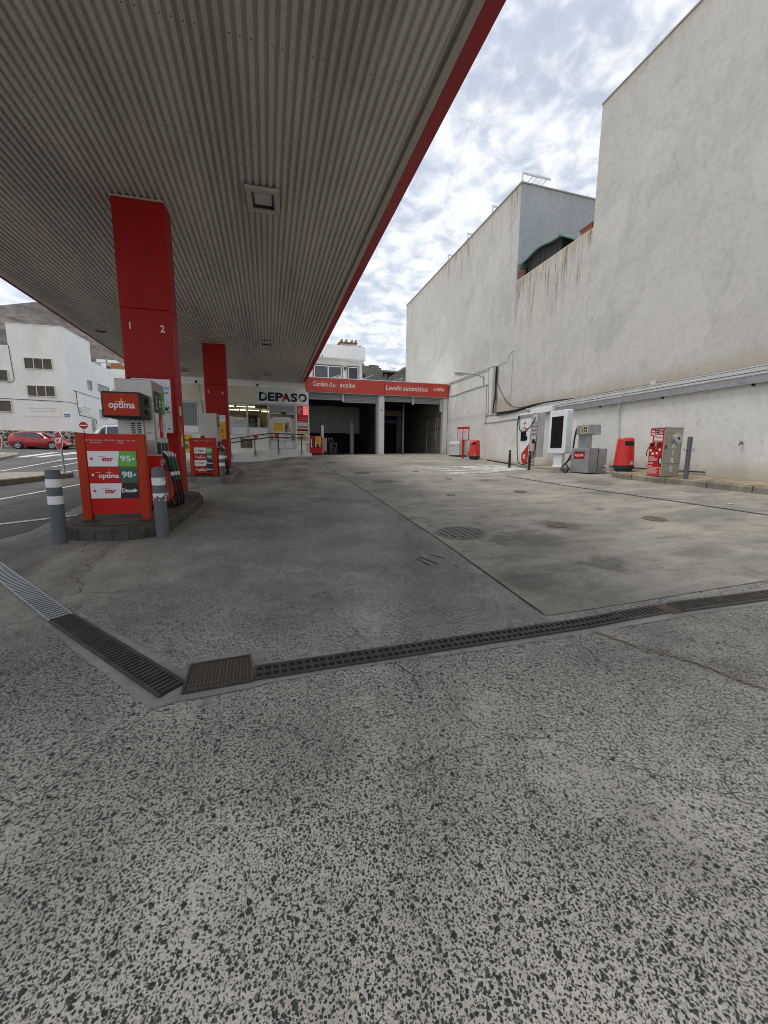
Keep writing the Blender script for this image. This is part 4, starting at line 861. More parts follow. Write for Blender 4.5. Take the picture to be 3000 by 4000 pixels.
# black posts
for i, (x, y, lb) in enumerate(((9.0, 13.29, 'slim black steel post left of the charger, at the plinth corner'), (9.0, 12.08, 'slim black steel post standing right in front of the charger'))):
    if i == 0:
        p0 = thing('guard_post', lb, 'post', (x, y, g(x, y)), R_(-90), 'black posts in front of the charger')
        MB().box(-.035, .035, -.035, .035, 0, .67).build('post', K['blackm'], p0, bevel=.006); MB().box(-.037, .037, -.037, .037, .55, .575).build('band', K['galv'], p0); MB().box(-.09, .09, -.09, .09, .005, .015).build('foot', K['blackm'], p0)
    else:
        p = copy_tree(p0); p.location = (x, y, g(x, y)); p['label'] = lb
# notice post and white cabinet by the garage
r = thing('notice_stand', 'red notice board with two white sheets on a red post', 'notice stand', (9.75, 18.6, g(9.75, 18.6)), R_(-62))
MB().box(-.045, .045, 0, .08, 0, 1.0).build('post', K['redp'], r); MB().box(-.36, .36, -.03, .02, .93, 1.62).build('board', K['redp'], r, bevel=.006)
f = MB(); f.box(-.33, -.03, -.034, -.031, .97, 1.50); f.box(.03, .33, -.034, -.031, .97, 1.50); f.build('sheet', K['ppr'], r)
f = MB()
for x in (-.31, .05): lines(f, x, x+.26, 1.46, -.0345, 12, .01, .038)
f.build('print', K['grey_w'], r)
r = thing('service_cabinet', 'low pale metal cabinet with round knobs in the corner by the garage', 'cabinet', (9.95, 20.0, g(9.95, 20)), R_(-75))
MB().prism([(0, .08), (.0, .70), (.06, .86), (.55, .86), (.55, .08)], 'x', -.45, .42).build('body', K['ltgr'], r, bevel=.015); MB().box(-.44, .41, .04, .52, 0, .08).build('base', K['dark'], r)
MB().box(-.42, .42, .30, .62, .862, 1.2).build('back_box', K['ltgr'], r, bevel=.02)
f = MB()
for z in (.30, .62): f.cyl((.421, .3, z), (.45, .3, z), .05, n=16)
f.build('knob', K['black'], r)
f = MB(); f.box(-.40, .05, -.004, -.001, .62, .66); f.box(-.40, -.38, -.006, -.001, .12, .6); f.build('panel_gap', K['galv'], r)
# ------------------------------------------------------------------ garage with two open bays (local x along its front, y into it)
r = gar = thing('garage_building', 'red-fronted garage with two dark open service bays at the end of the forecourt', 'building', FRONT, SK)
f = MB()
for a, b in ((.0, 1.775), (1.785, 4.60), (4.61, 7.28), (7.29, 8.67)): f.box(a, b, -.12, .12, 4.925, 5.71)
f.build('fascia', K['red2'], r, bevel=.004); MB().box(0, 8.67, -.125, .2, 4.895, 4.922).build('fascia_lip', K['grey_w'], r); MB().box(0, 8.67, -.13, 9, 5.713, 5.75).build('roof_edge', K['whm'], r)
lettering(r, 'Cambio d', .93, 5.36, -.121, .39, K['whp'], 1.05, bold=.002, shear=.08); lettering(r, 'aceite', 2.38, 5.36, -.121, .39, K['whp'], .88, bold=.002, shear=.08)
f = MB(); f.box(1.56, 1.60, -.124, -.121, 5.24, 5.38); f.box(1.60, 1.68, -.124, -.121, 5.24, 5.27); f.box(1.70, 1.73, -.124, -.121, 5.32, 5.40); f.build('broken_letter', K['whp'], r)
lettering(r, 'Lavado automático', 6.0, 5.34, -.121, .40, K['whp'], 2.62, bold=.002, shear=.08)
lettering(r, 'CEPSA', 8.13, 5.36, -.121, .22, K['whp'], .52, bold=.007); emblem(r, 7.76, 5.36, -.121, .13, K['whp'])
MB().box(4.28, 4.63, 0, .55, .8, 4.892).build('pillar', K['white'], r, bevel=.01); MB().box(4.16, 4.277, .08, .5, .8, 4.892).build('shutter_guide', K['shut'], r)
MB().box(8.42, 8.70, 0, .4, .8, 4.892).build('pillar', K['white'], r, bevel=.01); MB().box(0.0, .06, .0, .3, .8, 4.892).build('shutter_guide', K['shut'], r)
MB().box(8.25, 8.415, .12, .32, 4.1, 4.85).build('wall_box', K['ltgr'], r); MB().box(4.36, 4.56, -.006, -.001, 3.98, 4.40).build('sticker', K['ppr'], r)
f = MB(); lines(f, 4.39, 4.53, 4.08, -.0065, 2, .025, .045); f.build('print', K['blue'], r)
for a, b, zb in ((.07, 2.10, 4.54), (2.24, 4.15, 4.43), (4.64, 6.40, 4.585), (6.52, 8.41, 4.53)):
    poly = []; z = zb+.06
    while z < 4.88: poly += [(.16, z), (.135, z+.02), (.135, z+.05), (.16, z+.07)]; z += .085
    poly += [(.22, 4.885), (.22, zb), (.12, zb), (.12, zb+.055)]
    MB().prism(poly, 'x', a, b).build('roller_shutter', K['shut'], r)
for a in (2.115, 6.41): MB().box(a, a+.10, .10, .24, 4.45, 4.892).build('shutter_guide', K['alu'], r)
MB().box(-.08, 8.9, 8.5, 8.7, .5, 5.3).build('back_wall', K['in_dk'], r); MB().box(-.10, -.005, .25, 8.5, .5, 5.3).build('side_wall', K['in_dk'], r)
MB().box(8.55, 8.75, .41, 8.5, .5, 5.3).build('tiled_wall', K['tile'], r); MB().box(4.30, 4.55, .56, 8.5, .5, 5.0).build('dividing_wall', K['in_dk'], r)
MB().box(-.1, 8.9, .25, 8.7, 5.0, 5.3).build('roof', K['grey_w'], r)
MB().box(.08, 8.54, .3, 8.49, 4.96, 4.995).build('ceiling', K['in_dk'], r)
f = MB()
for z in (3.9, 3.1): f.tube([(8.50, .6, z), (8.50, 4, z-.02), (8.50, 8, z)], .02, 6)
for y in (1.2, 1.5, 3.2): f.tube([(8.51, y, 1.6), (8.51, y, 3.9)], .022, 6)
f.build('pipework', K['galv'], r)
MB().box(6.95, 7.05, 4.0, 4.1, 1.5, 4.95).build('inner_post', K['alu'], r); MB().box(2.25, 3.0, 8.44, 8.495, 3.0, 3.7).build('wall_panel', K['galv'], r)
lf = lambda a, b, c=0: FRONT + Vector((math.cos(SK)*a-math.sin(SK)*b, math.sin(SK)*a+math.cos(SK)*b, 0)) + Vector((0, 0, c))
def gl(a, b, dz=0): p = lf(a, b); return (p.x, p.y, g(p.x, p.y)+dz)
r = thing('car_wash_gantry', 'dark car wash gantry standing in the right bay', 'car wash', gl(5.75, 4.5), SK)
for x in (-.95, .95): MB().box(x-.22, x+.22, -.5, .5, 0, 2.6).build('column', K['blackm'], r, bevel=.03)
MB().box(-1.17, 1.17, -.5, .5, 2.603, 3.0).build('crossbeam', K['brown'], r, bevel=.03); MB().cyl((-.62, -.55, 2.2), (.62, -.55, 2.2), .26).build('brush', K['navy'], r); MB().cyl((-.5, -.45, .2), (-.5, -.45, 2.1), .2).build('brush', K['navy'], r)
r = thing('gas_cylinder', 'tall dark cylinder standing inside the left bay near its right wall', 'cylinder', gl(3.05, 2.6))
MB().lathe([(.0, 0), (.14, 0), (.14, 1.75), (.11, 1.9), (.05, 1.98), (.05, 2.05), (.0, 2.05)], n=20).build('bottle', K['grey_w'], r, smooth=True); MB().box(-.05, .05, -.05, .05, 2.05, 2.14).build('valve', K['whp'], r)
r = thing('barrier_rack', 'red and white folding barrier leaning at the left side of the left bay', 'barrier', gl(.52, -.05), SK)
for x in (-.34, .30): MB().box(x, x+.07, 0, .07, 0, 1.12).build('leg', K['redp'], r)
for i in range(5): f = MB().prism([(-.26+.12*i, .45), (-.20+.12*i, .45), (-.24+.12*i, .62), (-.20+.12*i, .92), (-.26+.12*i, .92), (-.30+.12*i, .62)], 'y', .02, .04); f.build('slat', K['whp'] if i % 2 == 0 else K['redp'], r)
MB().box(-.34, .37, .045, .06, .95, 1.1).build('top_board', K['redp'], r); MB().box(-.3, .33, .045, .06, .1, .4).build('lower_board', K['redp'], r)
r = thing('warning_sign', 'yellow wet floor sign hanging in front of the red barrier', 'sign', gl(.66, -.14, .62), SK)
MB().prism(rrect(-.15, .15, 0, .46, .03), 'y', 0, .015).build('plate', K['yel'], r)
f = MB(); f.cyl((0, -.004, .37), (0, -.001, .37), .025, n=12); f.prism([(-.02, .34), (.03, .33), (.0, .25), (.06, .16), (.04, .14), (-.03, .22), (-.09, .16), (-.10, .18), (-.03, .26)], 'y', -.004, -.001); lines(f, -.08, .09, .09, -.001, 2, .012, .03); f.build('pictogram', K['blk'], r)
r = thing('trolley_jack', 'upright steel jack post beside the red barrier in the left bay', 'jack', gl(.95, .5), SK)
MB().box(-.09, .09, -.05, .05, .0, 1.75).build('post', K['ltgr'], r, bevel=.01); MB().cyl((-.12, -.08, 1.0), (-.12, -.08, 2.0), .035).build('ram', K['blackm'], r); MB().box(-.25, .3, -.25, .25, 0, .12).build('base', K['blackm'], r); MB().box(-.02, .25, -.09, -.06, .2, 1.0).build('cover', K['grey_w'], r)
for i, (a, b, c) in enumerate(((1.45, .8, .75), (1.72, 1.0, .45))):
    r = thing('equipment_drum', ('taller black drum on the floor of the left bay', 'lower black drum on the floor of the left bay')[i], 'drum', gl(a, b), 0, 'drums in the left bay')
    MB().lathe([(.0, 0), (.2, 0), (.2, c), (.15, c+.05), (.0, c+.05)], n=18).build('drum', K['blackm'], r, smooth=True); MB().tube(catmull([(-.1, 0, c+.05), (-.12, -.1, c+.2), (.1, -.1, c+.22), (.12, 0, c+.05)]), .015).build('handle', K['grey_w'], r)
for i, (a, b, za_, zb_) in enumerate(((1.6, 2.18, 5.81, 6.03), (3.36, 3.99, 5.80, 6.05), (5.26, 5.87, 5.79, 6.0))):
    r = thing('solar_panel', ('tilted solar panel at the left of the garage roof', 'tilted solar panel at the middle of the garage roof', 'tilted solar panel at the right of the garage roof')[i], 'solar panel', lf(a, .3, za_), SK, 'solar panels on the garage roof')
    d = zb_-za_; w_ = b-a
    MB().prism([(-.45, -.15), (w_, d), (w_, d+.03), (-.45, -.12)], 'y', 0, 1.0).build('panel', K['gd'], r); MB().prism([(-.46, -.118), (w_+.01, d+.032), (w_+.01, d+.052), (-.46, -.098)], 'y', -.02, 1.02).build('frame', K['whm'], r)
    MB().box(w_*.6, w_*.65, .45, .55, -.1, d*.6).build('support', K['galv'], r)
r = thing('security_camera', 'small dark camera at the right end of the red garage fascia', 'camera', lf(8.62, -.2, 5.62), SK); MB().box(-.05, .07, -.12, .06, -.04, .06).build('body', K['galv'], r, bevel=.01); MB().cyl((-.0, -.13, .01), (0, -.12, .01), .03).build('lens', K['black'], r); MB().box(-.01, .01, .05, .09, .0, .03).build('mount', K['galv'], r)

# ------------------------------------------------------------------ shop
r = shop = thing('shop_building', 'white petrol station shop under the canopy with lit windows', 'building', FRONT, SK)
f = MB(); f.box(-7.3, .15, 0, .25, 5.102, 5.9); f.box(-.60, .15, 0, .25, .6, 5.099); f.box(-5.30, -2.10, 0, .25, .6, 2.44); f.box(-5.30, -.603, 0, .25, 4.16, 5.099)
f.box(-7.3, -5.303, 0, .25, .6, 2.47); f.box(-5.75, -5.303, 0, .25, 2.473, 5.099); f.box(-7.3, -6.70, 0, .25, 2.473, 5.099); f.box(-6.697, -5.753, 0, .25, 4.14, 5.099)
f.build('wall', K['white'], r); MB().box(.13, .152, .0, 6, .6, 5.9).build('end_wall', K['white'], r)
MB().box(-7.3, .15, .25, 9, 5.5, 5.8).build('roof', K['grey_w'], r)
MB().box(-2.665, .14, -.10, -.002, 4.185, 5.09).build('sign_panel', K['whm'], r, bevel=.006)
f = MB(); f.box(-5.58, -2.68, -.07, -.002, 4.19, 5.08); f.box(-7.3, -5.60, -.07, -.002, 4.19, 5.08); f.build('blank_panel', K['cream'], r)
# DEPASO, each letter cut into its own colours
def two_tone(ch, x0, x1, z, h, base, cut):
    o = lettering(r, ch, 0, 0, 0, 1, K[base], bold=.045, depth=.006); me = o.data
    xs_ = [v.co.x for v in me.vertices]; zs_ = [v.co.z for v in me.vertices]; ax, bx, az, bz = min(xs_), max(xs_), min(zs_), max(zs_)
    for v in me.vertices: v.co.x = x0+(v.co.x-ax)/(bx-ax)*(x1-x0); v.co.z = z+(v.co.z-az)/(bz-az)*h; v.co.y -= .107
    if cut:
        m2, fx, fz, side = cut; cx, cz = x0+fx*(x1-x0), z+fz*h; me.materials.append(K[m2]); bm = bmesh.new(); bm.from_mesh(me)
        for co, no in (((cx, 0, 0), (1, 0, 0)), ((0, 0, cz), (0, 0, 1))): bmesh.ops.bisect_plane(bm, geom=bm.verts[:]+bm.edges[:]+bm.faces[:], plane_co=co, plane_no=no)
        for fc in bm.faces:
            c = fc.calc_center_median(); fc.material_index = 1 if side(c.x-cx, c.z-cz) else 0
        bm.to_mesh(me); bm.free()
lw = [(-2.56, -2.10), (-2.08, -1.72), (-1.69, -1.26), (-1.34, -.86), (-.85, -.47), (-.43, .05)]
for ch, (a, b), c in zip('DEPASO', lw, (('grn', .45, .48, lambda x, z: x > 0 and z > 0), None, None, ('redp', .52, .3, lambda x, z: x < 0), None, ('yel', .5, .52, lambda x, z: x < 0 and z < 0))):
    two_tone(ch, a, b, 4.31, .48, 'navy', c)
def frame(parent, x0, x1, z0, z1, w_=.045, y0=-.03, y1=.10, m='alu', name='window_frame'):
    f = MB(); f.box(x0, x0+w_, y0, y1, z0, z1); f.box(x1-w_, x1, y0, y1, z0, z1); f.box(x0+w_, x1-w_, y0, y1, z0, z0+w_); f.box(x0+w_, x1-w_, y0, y1, z1-w_, z1); return f.build(name, K[m], parent)
for a, b in ((-5.28, -4.22), (-4.215, -3.235), (-3.23, -2.11)):
    w_ = frame(r, a, b, 2.445, 4.155); MB().box(a+.05, b-.05, .03, .04, 2.86, 4.10).build('pane', K['glass'], w_); MB().box(a+.05, b-.05, .02, .05, 2.49, 2.855).build('lower_panel', K['whm'], w_)
w_ = frame(r, -6.69, -5.76, 2.48, 4.135); MB().box(-6.64, -5.81, .03, .045, 2.88, 4.085).build('pane', K['gd2'], w_); MB().box(-6.64, -5.81, .0, .05, 2.53, 2.875).build('lower_panel', K['whm'], w_)
MB().box(-5.56, -5.50, -.05, -.002, 1.4, 4.18).build('downpipe', K['grey_w'], r)
d = frame(r, -2.08, -.605, 1.63, 4.155, .06, name='door'); f = MB()
for i in range(4): f.box(-2.015, -.67, .0+.012*(i % 2), .05, 3.70+.10*i, 3.795+.10*i)
f.build('shutter_box', K['shut'], d); MB().box(-2.01, -.68, .04, .05, 1.69, 3.62).build('pane', K['glass'], d); MB().box(-2.02, -.665, .02, .06, 3.63, 3.69).build('crossbar', K['alu'], d)
MB().box(-1.40, -1.13, -.05, .02, 3.64, 3.74).build('sensor', K['black'], d, bevel=.008)
f = MB()
for i in range(3): f.box(-1.32+.07*i, -1.29+.07*i, -.036, -.031, 3.78, 3.86)
f.build('door_number', K['whp'], d)
po = MB().box(-1.86, -.87, .026, .034, 2.1, 3.47).build('door_poster', K['ppr'], d)
f = MB(); f.box(-1.84, -1.30, .02, .025, 2.66, 3.15); f.build('yellow_field', K['yel'], d)
el = lambda cx, cz, a, b, n=20: [(cx+a*math.cos(2*math.pi*i/n), cz+b*math.sin(2*math.pi*i/n)) for i in range(n)]
f = MB(); f.prism([(-1.17, 2.63), (-.895, 2.63), (-.895, 2.80), (-.93, 2.92), (-1.0, 2.99), (-1.10, 2.97), (-1.16, 2.84)], 'y', .020, .025); f.build('figure', K['skin'], d)
f = MB(); f.prism(el(-1.10, 3.02, .10, .20), 'y', .016, .0195); f.prism(el(-1.16, 2.8, .06, .17), 'y', .016, .0195); f.build('hair', K['brown'], d)
MB().prism(el(-1.05, 3.10, .075, .10), 'y', .012, .0155).build('face', K['skin'], d); MB().prism(el(-1.08, 3.21, .17, .055), 'y', .008, .0115).build('hat', K['cream_p'], d)
f = MB()
lines(f, -1.80, -1.45, 2.57, .02, 3, .014, .04); lines(f, -1.80, -1.5, 2.25, .02, 4, .012, .03)
for i in range(4): f.cyl((-1.25, .018, 2.56-.14*i), (-1.25, .025, 2.56-.14*i), .03, n=10); f.box(-1.18, -1.0, .02, .025, 2.54-.14*i, 2.575-.14*i)
f.build('print', K['brown'], d)
f = MB(); f.box(-2.0, -1.68, .03, .037, 1.72, 2.06); f.box(-1.60, -1.28, .03, .037, 1.72, 2.06); f.box(-1.22, -.72, .03, .037, 1.72, 2.08); f.build('frosted_panel', K['ppr'], d)
# inside the shop
MB().box(-7.04, .1, 5.5, 5.7, 1.4, 5.4).build('inner_wall', K['shopin'], r); MB().box(-7.04, .1, .3, 5.5, 4.30, 4.34).build('inner_ceiling', K['shopin'], r); MB().box(-7.04, .12, .26, 5.5, 1.55, 1.62).build('inner_floor', K['in_fl'], r)
MB().box(-7.29, -7.05, .26, 9, .6, 5.49).build('left_wall', K['shopin'], r); MB().box(.02, .12, .26, 5.5, 1.6, 4.3).build('inner_wall', K['shopin'], r)
for (a, b, y) in ((-5.3, -4.15, 2.0), (-4.0, -2.95, 2.0), (-5.3, -4.1, 4.0), (-4.05, -2.85, 4.0), (-2.75, -1.5, 4.6), (-2.7, -2.2, 4.3)): MB().cyl((a, y, 4.20), (b, y, 4.20), .03, n=10).build('lit_tube', K['tube'], r)
MB().box(-5.2, -2.9, 1.0, 1.5, 1.62, 3.02).build('counter', K['ltgr'], r); MB().box(-5.25, -2.85, .95, 1.55, 3.023, 3.07).build('counter_top', K['whm'], r)
MB().box(-6.9, -3.4, 5.0, 5.45, 2.9, 3.6).build('shelf', K['redc'], r); MB().box(-3.3, -.2, 5.0, 5.45, 2.2, 3.5).build('shelf', K['yel'], r); MB().box(-3.9, -2.9, 4.6, 4.9, 3.62, 3.95).build('menu_board', K['in_dk'], r); MB().box(-4.9, -3.6, 4.9, 4.98, 3.62, 3.85).build('menu_board', K['cream'], r)
GRP = 'goods and notices behind the shop window'
for i, (nm, cat, lb, a, b, z0, z1, y, mk) in enumerate((
    ('counter_notice', 'notice', 'white notice standing left on the shop counter', -3.85, -3.68, 3.07, 3.25, 1.0, 'ppr'), ('counter_box', 'box', 'pale box right on the shop counter', -3.52, -3.24, 3.07, 3.23, 1.1, 'cream_p'),
    ('snack_display', 'display', 'yellow snack display at the left of the shop window', -4.35, -4.02, 3.07, 3.42, 1.1, 'yel'), ('blue_package', 'package', 'blue round package behind the middle window pane', -3.15, -2.88, 3.10, 3.40, .5, 'sky'),
    ('window_card', 'card', 'white card with dark print low in the middle window pane', -3.13, -2.92, 2.87, 3.08, .12, 'whp'), ('green_card', 'card', 'green card low in the middle window pane', -2.80, -2.66, 2.87, 3.03, .2, 'grn'),
    ('window_notice', 'notice', 'white notice with lines taped beside the shop door', -2.38, -2.19, 2.9, 3.18, .10, 'ppr'), ('round_package', 'package', 'dark green round package behind the window beside the door', -2.65, -2.42, 2.86, 3.10, .3, 'dgrn'))):
    o = thing(nm, lb, cat, lf((a+b)/2, y, z0), SK); w2 = (b-a)/2; h = z1-z0
    MB().prism(rrect(-w2, w2, 0, h, min(w2, h)*(.9 if 'round' in nm else .12)), 'y', 0, .06).build('box', K[mk], o)
    f = MB(); lines(f, -w2*.7, w2*.7, h*.75, -.001, 3, h*.06, h*.2); f.build('print', K['blk' if mk in ('ppr', 'whp', 'cream_p') else 'whp'], o)
# price board and notice case
r = thing('price_display', 'red price board with four rows of lit digits beside the shop door', 'price board', lf(-.21, -.002), SK)
frame(r, -.375, .375, 3.13, 4.155, .05, -.09, -.002, 'whm', 'frame'); MB().box(-.32, .32, -.07, -.01, 3.185, 4.10).build('board', K['redp'], r)
for i, t in enumerate(('1.269', '1.319', '1.379', '1.359')):
    z = 4.035-.122*i; MB().box(.03, .31, -.074, -.0705, z-.05, z+.05).build('digit_panel', K['led'], r); lettering(r, t, .17, z, -.0755, .105, K['whp'], .25, bold=.002, name='digits')
f = MB()
for i in range(4): lines(f, -.26, -.02, 4.05-.122*i, -.0705, 1, .022)
for i in range(7): f.box(-.31, .31, -.0725, -.0705, 3.97-.122*i, 3.978-.122*i)
f.build('print', K['ppr'], r)
r = thing('notice_case', 'framed case with a cream notice below the price board', 'notice board', lf(-.22, -.002), SK)
frame(r, -.375, .385, 2.02, 3.065, .055, -.09, -.002, 'whm', 'frame'); MB().box(-.315, .325, -.05, -.01, 2.08, 3.005).build('sheet', K['cream_p'], r); MB().box(-.31, .32, -.054, -.0505, 2.70, 2.82).build('red_band', K['redc'], r)
f = MB(); lines(f, -.29, .30, 2.92, -.0505, 1, .03, ragged=False); lines(f, -.28, .28, 2.62, -.0505, 7, .02, .065); f.build('print', K['brown'], r); MB().box(-.31, .32, -.052, -.0505, 2.96, 3.0).build('dark_band', K['brown'], r)
r = thing('wall_hatch', 'dark square vent with pale scribbles in the white wall behind the handrail', 'vent', lf(-3.33, -.002), SK)
MB().box(-.31, .31, -.012, -.001, 1.715, 2.23).build('panel', K['brown'], r); frame(r, -.325, .325, 1.70, 2.245, .025, -.02, -.001, 'grey_w', 'frame')
f = MB()
for s_ in range(3): f.tube(catmull([(random.uniform(-.22, .22), -.014, random.uniform(1.78, 2.16)) for _ in range(6)]), .007, 4)
f.build('scribble', K['grey_w'], r)
r = thing('yellow_poster', 'yellow poster in a white frame on the shop wall behind the first column', 'poster', lf(-6.42, -.002), SK)
MB().box(-.32, .32, -.02, -.001, 1.40, 2.40).build('sheet', K['yel'], r); frame(r, -.36, .36, 1.36, 2.44, .04, -.03, -.001, 'whm', 'frame'); f = MB(); f.cyl((-.05, -.024, 1.75), (-.05, -.0205, 1.75), .14, n=16); f.box(-.25, .2, -.024, -.0205, 2.05, 2.15); f.build('picture', K['dgrn'], r); f = MB(); f.prism([(-.31, 2.25), (.05, 2.39), (-.31, 2.39)], 'y', -.024, -.0205); lines(f, -.2, .25, 1.52, -.0205, 2, .02, .05); f.build('print', K['skin'], r)
for i, (a, z) in enumerate(((-2.62, 5.15), (-5.75, 5.18))):
    r = thing('floodlight', ('small dark floodlight above the shop sign', 'small dark floodlight on the shop wall behind the first column')[i], 'floodlight', lf(a, -.1, z), SK, 'small floodlights under the canopy'); MB().box(-.05, .05, -.08, .05, -.07, .05).build('body', K['black'], r, bevel=.01); MB().box(-.01, .01, .05, .1, -.01, .01).build('bracket', K['black'], r)
# ramp and handrail
r = thing('access_ramp', 'white painted access ramp rising to the shop door', 'ramp', FRONT, SK)
MB().prism([(-7.5, .5), (-7.5, 1.0), (-4.2, 1.34), (-2.02, 1.615), (-.2, 1.60), (-.2, 1.46), (.22, 1.455), (.22, .5)], 'y', -1.30, -.003).build('body', K['white'], r, bevel=.012)
r = thing('handrail', 'black two-bar handrail with grey posts along the ramp', 'handrail', lf(0, -1.345), SK)
for a, z0, z1 in ((-4.0, 1.19, 2.14), (-2.78, 1.33, 2.36), (-1.56, 1.46, 2.46), (-.34, 1.47, 2.46)):
    q = MB().box(a-.024, a+.024, -.024, .024, z0-.02, z1).build('post', K['blackm'], r); MB().box(a-.06, a+.06, -.045, .044, z0-.09, z0+.02).build('foot', K['galv'], q, bevel=.006)
for nm, o_ in (('top_rail', 0), ('middle_rail', -.20)):
    MB().tube([(-4.12, -.035, 2.12+o_), (-2.78, -.035, 2.34+o_), (-2.05, -.035, 2.46+o_), (-.18, -.035, 2.45+o_)], .026).build(nm, K['blackm'], r, smooth=True)
for a, z in ((-2.70, 2.29), (-1.63, 2.37)): MB().box(a-.09, a+.09, -.09, -.065, z-.09, z+.09).build('red_plate', K['redp'], r)

# ------------------------------------------------------------------ canopy
CZ = 5.36
r = thing('canopy', 'wide ribbed ceiling canopy with a red edge over the pumps', 'canopy', (-1.8, 12, CZ))
def P_(x): return x+1.8
f = MB(); x = -5.55; prof = []
kr = 0
while x < 1.80:
    j_ = random.uniform(-.002, .002); lap = -.008 if kr % 11 == 5 else 0
    prof += [(P_(x), j_+lap), (P_(x+.046), j_+lap), (P_(x+.055), .034), (P_(x+.086), .034+j_), (P_(x+.1), j_)]; x += .1; kr += 1
prof = [p for i, p in enumerate(prof) if i == 0 or p != prof[i-1]]
y0, y1 = -10.6, 11.35
f.add([(a, y0, z) for a, z in prof]+[(a, y1, z) for a, z in prof], [(i, i+1, i+1+len(prof), i+len(prof)) for i in range(len(prof)-1)])
f.build('ribbed_ceiling', ceiling_mat(), r)
f = MB(); f.box(P_(1.885), P_(1.973), y0, y1-.05, -.03, .08); f.box(P_(1.80), P_(1.835), y0, y1, .0, .08); f.build('edge_trim', K['trim'], r)
MB().box(P_(1.838), P_(1.882), y0, y1, .015, .08).build('trim_groove', K['grey_w'], r)
MB().loft([[(P_(1.976), y, -.03), (P_(2.19), y, .05), (P_(2.19), y, .62), (P_(1.976), y, .62)] for y in (y0, y1-.35)]).build('fascia', K['redc'], r)
MB().box(P_(-5.72), P_(-5.552), y0, y1-.05, -.01, .08).build('edge_trim', K['trim'], r)
MB().box(P_(-5.76), P_(-5.722), y0, y1-.05, -.03, .60).build('fascia', K['redc'], r); MB().box(P_(-5.72), P_(2.18), y0, y1, .12, .6).build('roof_deck', K['grey_w'], r); MB().box(P_(-5.75), P_(2.18), y0-.05, y0-.003, -.03, .62).build('fascia', K['redc'], r)
f = MB(); f.tube(catmull([(P_(-5.30), 3.7, -.01), (P_(-5.15), 3.76, -.03), (P_(-5.0), 3.72, -.01)]), .02); f.build('torn_strip', K['blk'], r)
for i, (x, y, lb) in enumerate(((.065, 7.08, 'square ceiling light nearest the camera under the canopy'), (.09, 15.48, 'square ceiling light second in line under the canopy'), (.115, 21.2, 'square ceiling light closest to the shop window'), (-3.7, 21.45, 'square ceiling light at the left, behind the first column'))):
    if i == 0:
        l0 = thing('ceiling_light', lb, 'ceiling light', (x, y, CZ), SK, 'recessed lights of the canopy')
        fr = MB(); fr.box(-.25, .25, -.31, -.22, -.06, -.013); fr.box(-.25, .25, .22, .31, -.06, -.013); fr.box(-.25, -.17, -.219, .219, -.06, -.013); fr.box(.17, .25, -.219, .219, -.06, -.013); fr.build('frame', K['trim'], l0, bevel=.006)
        f = MB(); f.add([(-.168, -.218, -.03), (.168, -.218, -.03), (.168, .218, -.03), (-.168, .218, -.03), (-.13, -.12, -.006), (.13, -.12, -.006), (.13, .17, -.006), (-.13, .17, -.006)], [(0, 1, 5, 4), (1, 2, 6, 5), (2, 3, 7, 6), (3, 0, 4, 7)]); f.build('reflector', K['blackm'], l0)
        MB().box(-.13, .13, -.12, .17, -.004, .004).build('lens', K['lens'], l0)
    else:
        c = copy_tree(l0); c.location = (x, y, CZ); c['label'] = lb

# ------------------------------------------------------------------ pump islands
def island(poly, label, mk, mt):
    r = thing('pump_island', label, 'kerb island', (0, 0, 0), 0, 'kerbed pump islands')
    cx = sum(p[0] for p in poly)/len(poly); cy = sum(p[1] for p in poly)/len(poly); ins = []
    for x, y in poly: d = math.hypot(x-cx, y-cy); ins.append((x-(x-cx)/d*.13, y-(y-cy)/d*.13))
    lo = [(x, y, g(x, y)-.2) for x, y in poly]; hi = [(x, y, g(x, y)+.13) for x, y in poly]; h2 = [(x-(x-cx)*.012, y-(y-cy)*.008, g(x, y)+.155) for x, y in poly]; h3 = [(x, y, g(x, y)+.157) for x, y in ins]
    MB().loft([lo, hi, h2, h3]).build('kerb', mk, r)
    o = sheet('paving', [(x, y) for x, y in ins], mt, .162, kind=None); o.parent = r
    f = MB()
    for i in range(len(poly)):
        a, b = poly[i], poly[(i+1) % len(poly)]; n = max(1, int(math.dist(a, b)/.5))
        for k in range(n):
            t = k/n; x, y = a[0]+(b[0]-a[0])*t, a[1]+(b[1]-a[1])*t; d = math.hypot(x-cx, y-cy); ux, uy = (x-cx)/d, (y-cy)/d
            f.add([(x+ux*.004-uy*.005, y+uy*.004+ux*.005, g(x, y)-.05), (x+ux*.004+uy*.005, y+uy*.004-ux*.005, g(x, y)-.05), (x-ux*.10+uy*.005, y-uy*.10-ux*.005, g(x, y)+.160), (x-ux*.10-uy*.005, y-uy*.10+ux*.005, g(x, y)+.160), (x+ux*.004-uy*.005, y+uy*.004+ux*.005, g(x, y)+.13), (x+ux*.004+uy*.005, y+uy*.004-ux*.005, g(x, y)+.13)], [(0, 1, 5, 4), (4, 5, 2, 3)])
    f.build('kerb_joint', K['rubs'], r); return r
island([(-2.40, 5.56), (-2.22, 5.46), (-2.03, 5.41), (-1.84, 5.38), (-1.66, 5.37), (-1.50, 5.43), (-1.37, 5.56), (-1.28, 5.80), (-1.22, 6.5), (-1.17, 7.3), (-1.18, 7.8), (-1.3, 8.3), (-1.5, 8.6), (-1.85, 8.75), (-2.2, 8.6), (-2.45, 8.2), (-2.55, 7.3), (-2.55, 6.2), (-2.5, 5.75)], 'dark kerbed island under the first pump and its red column', K['kerb_dark'], K['isle_pave'])
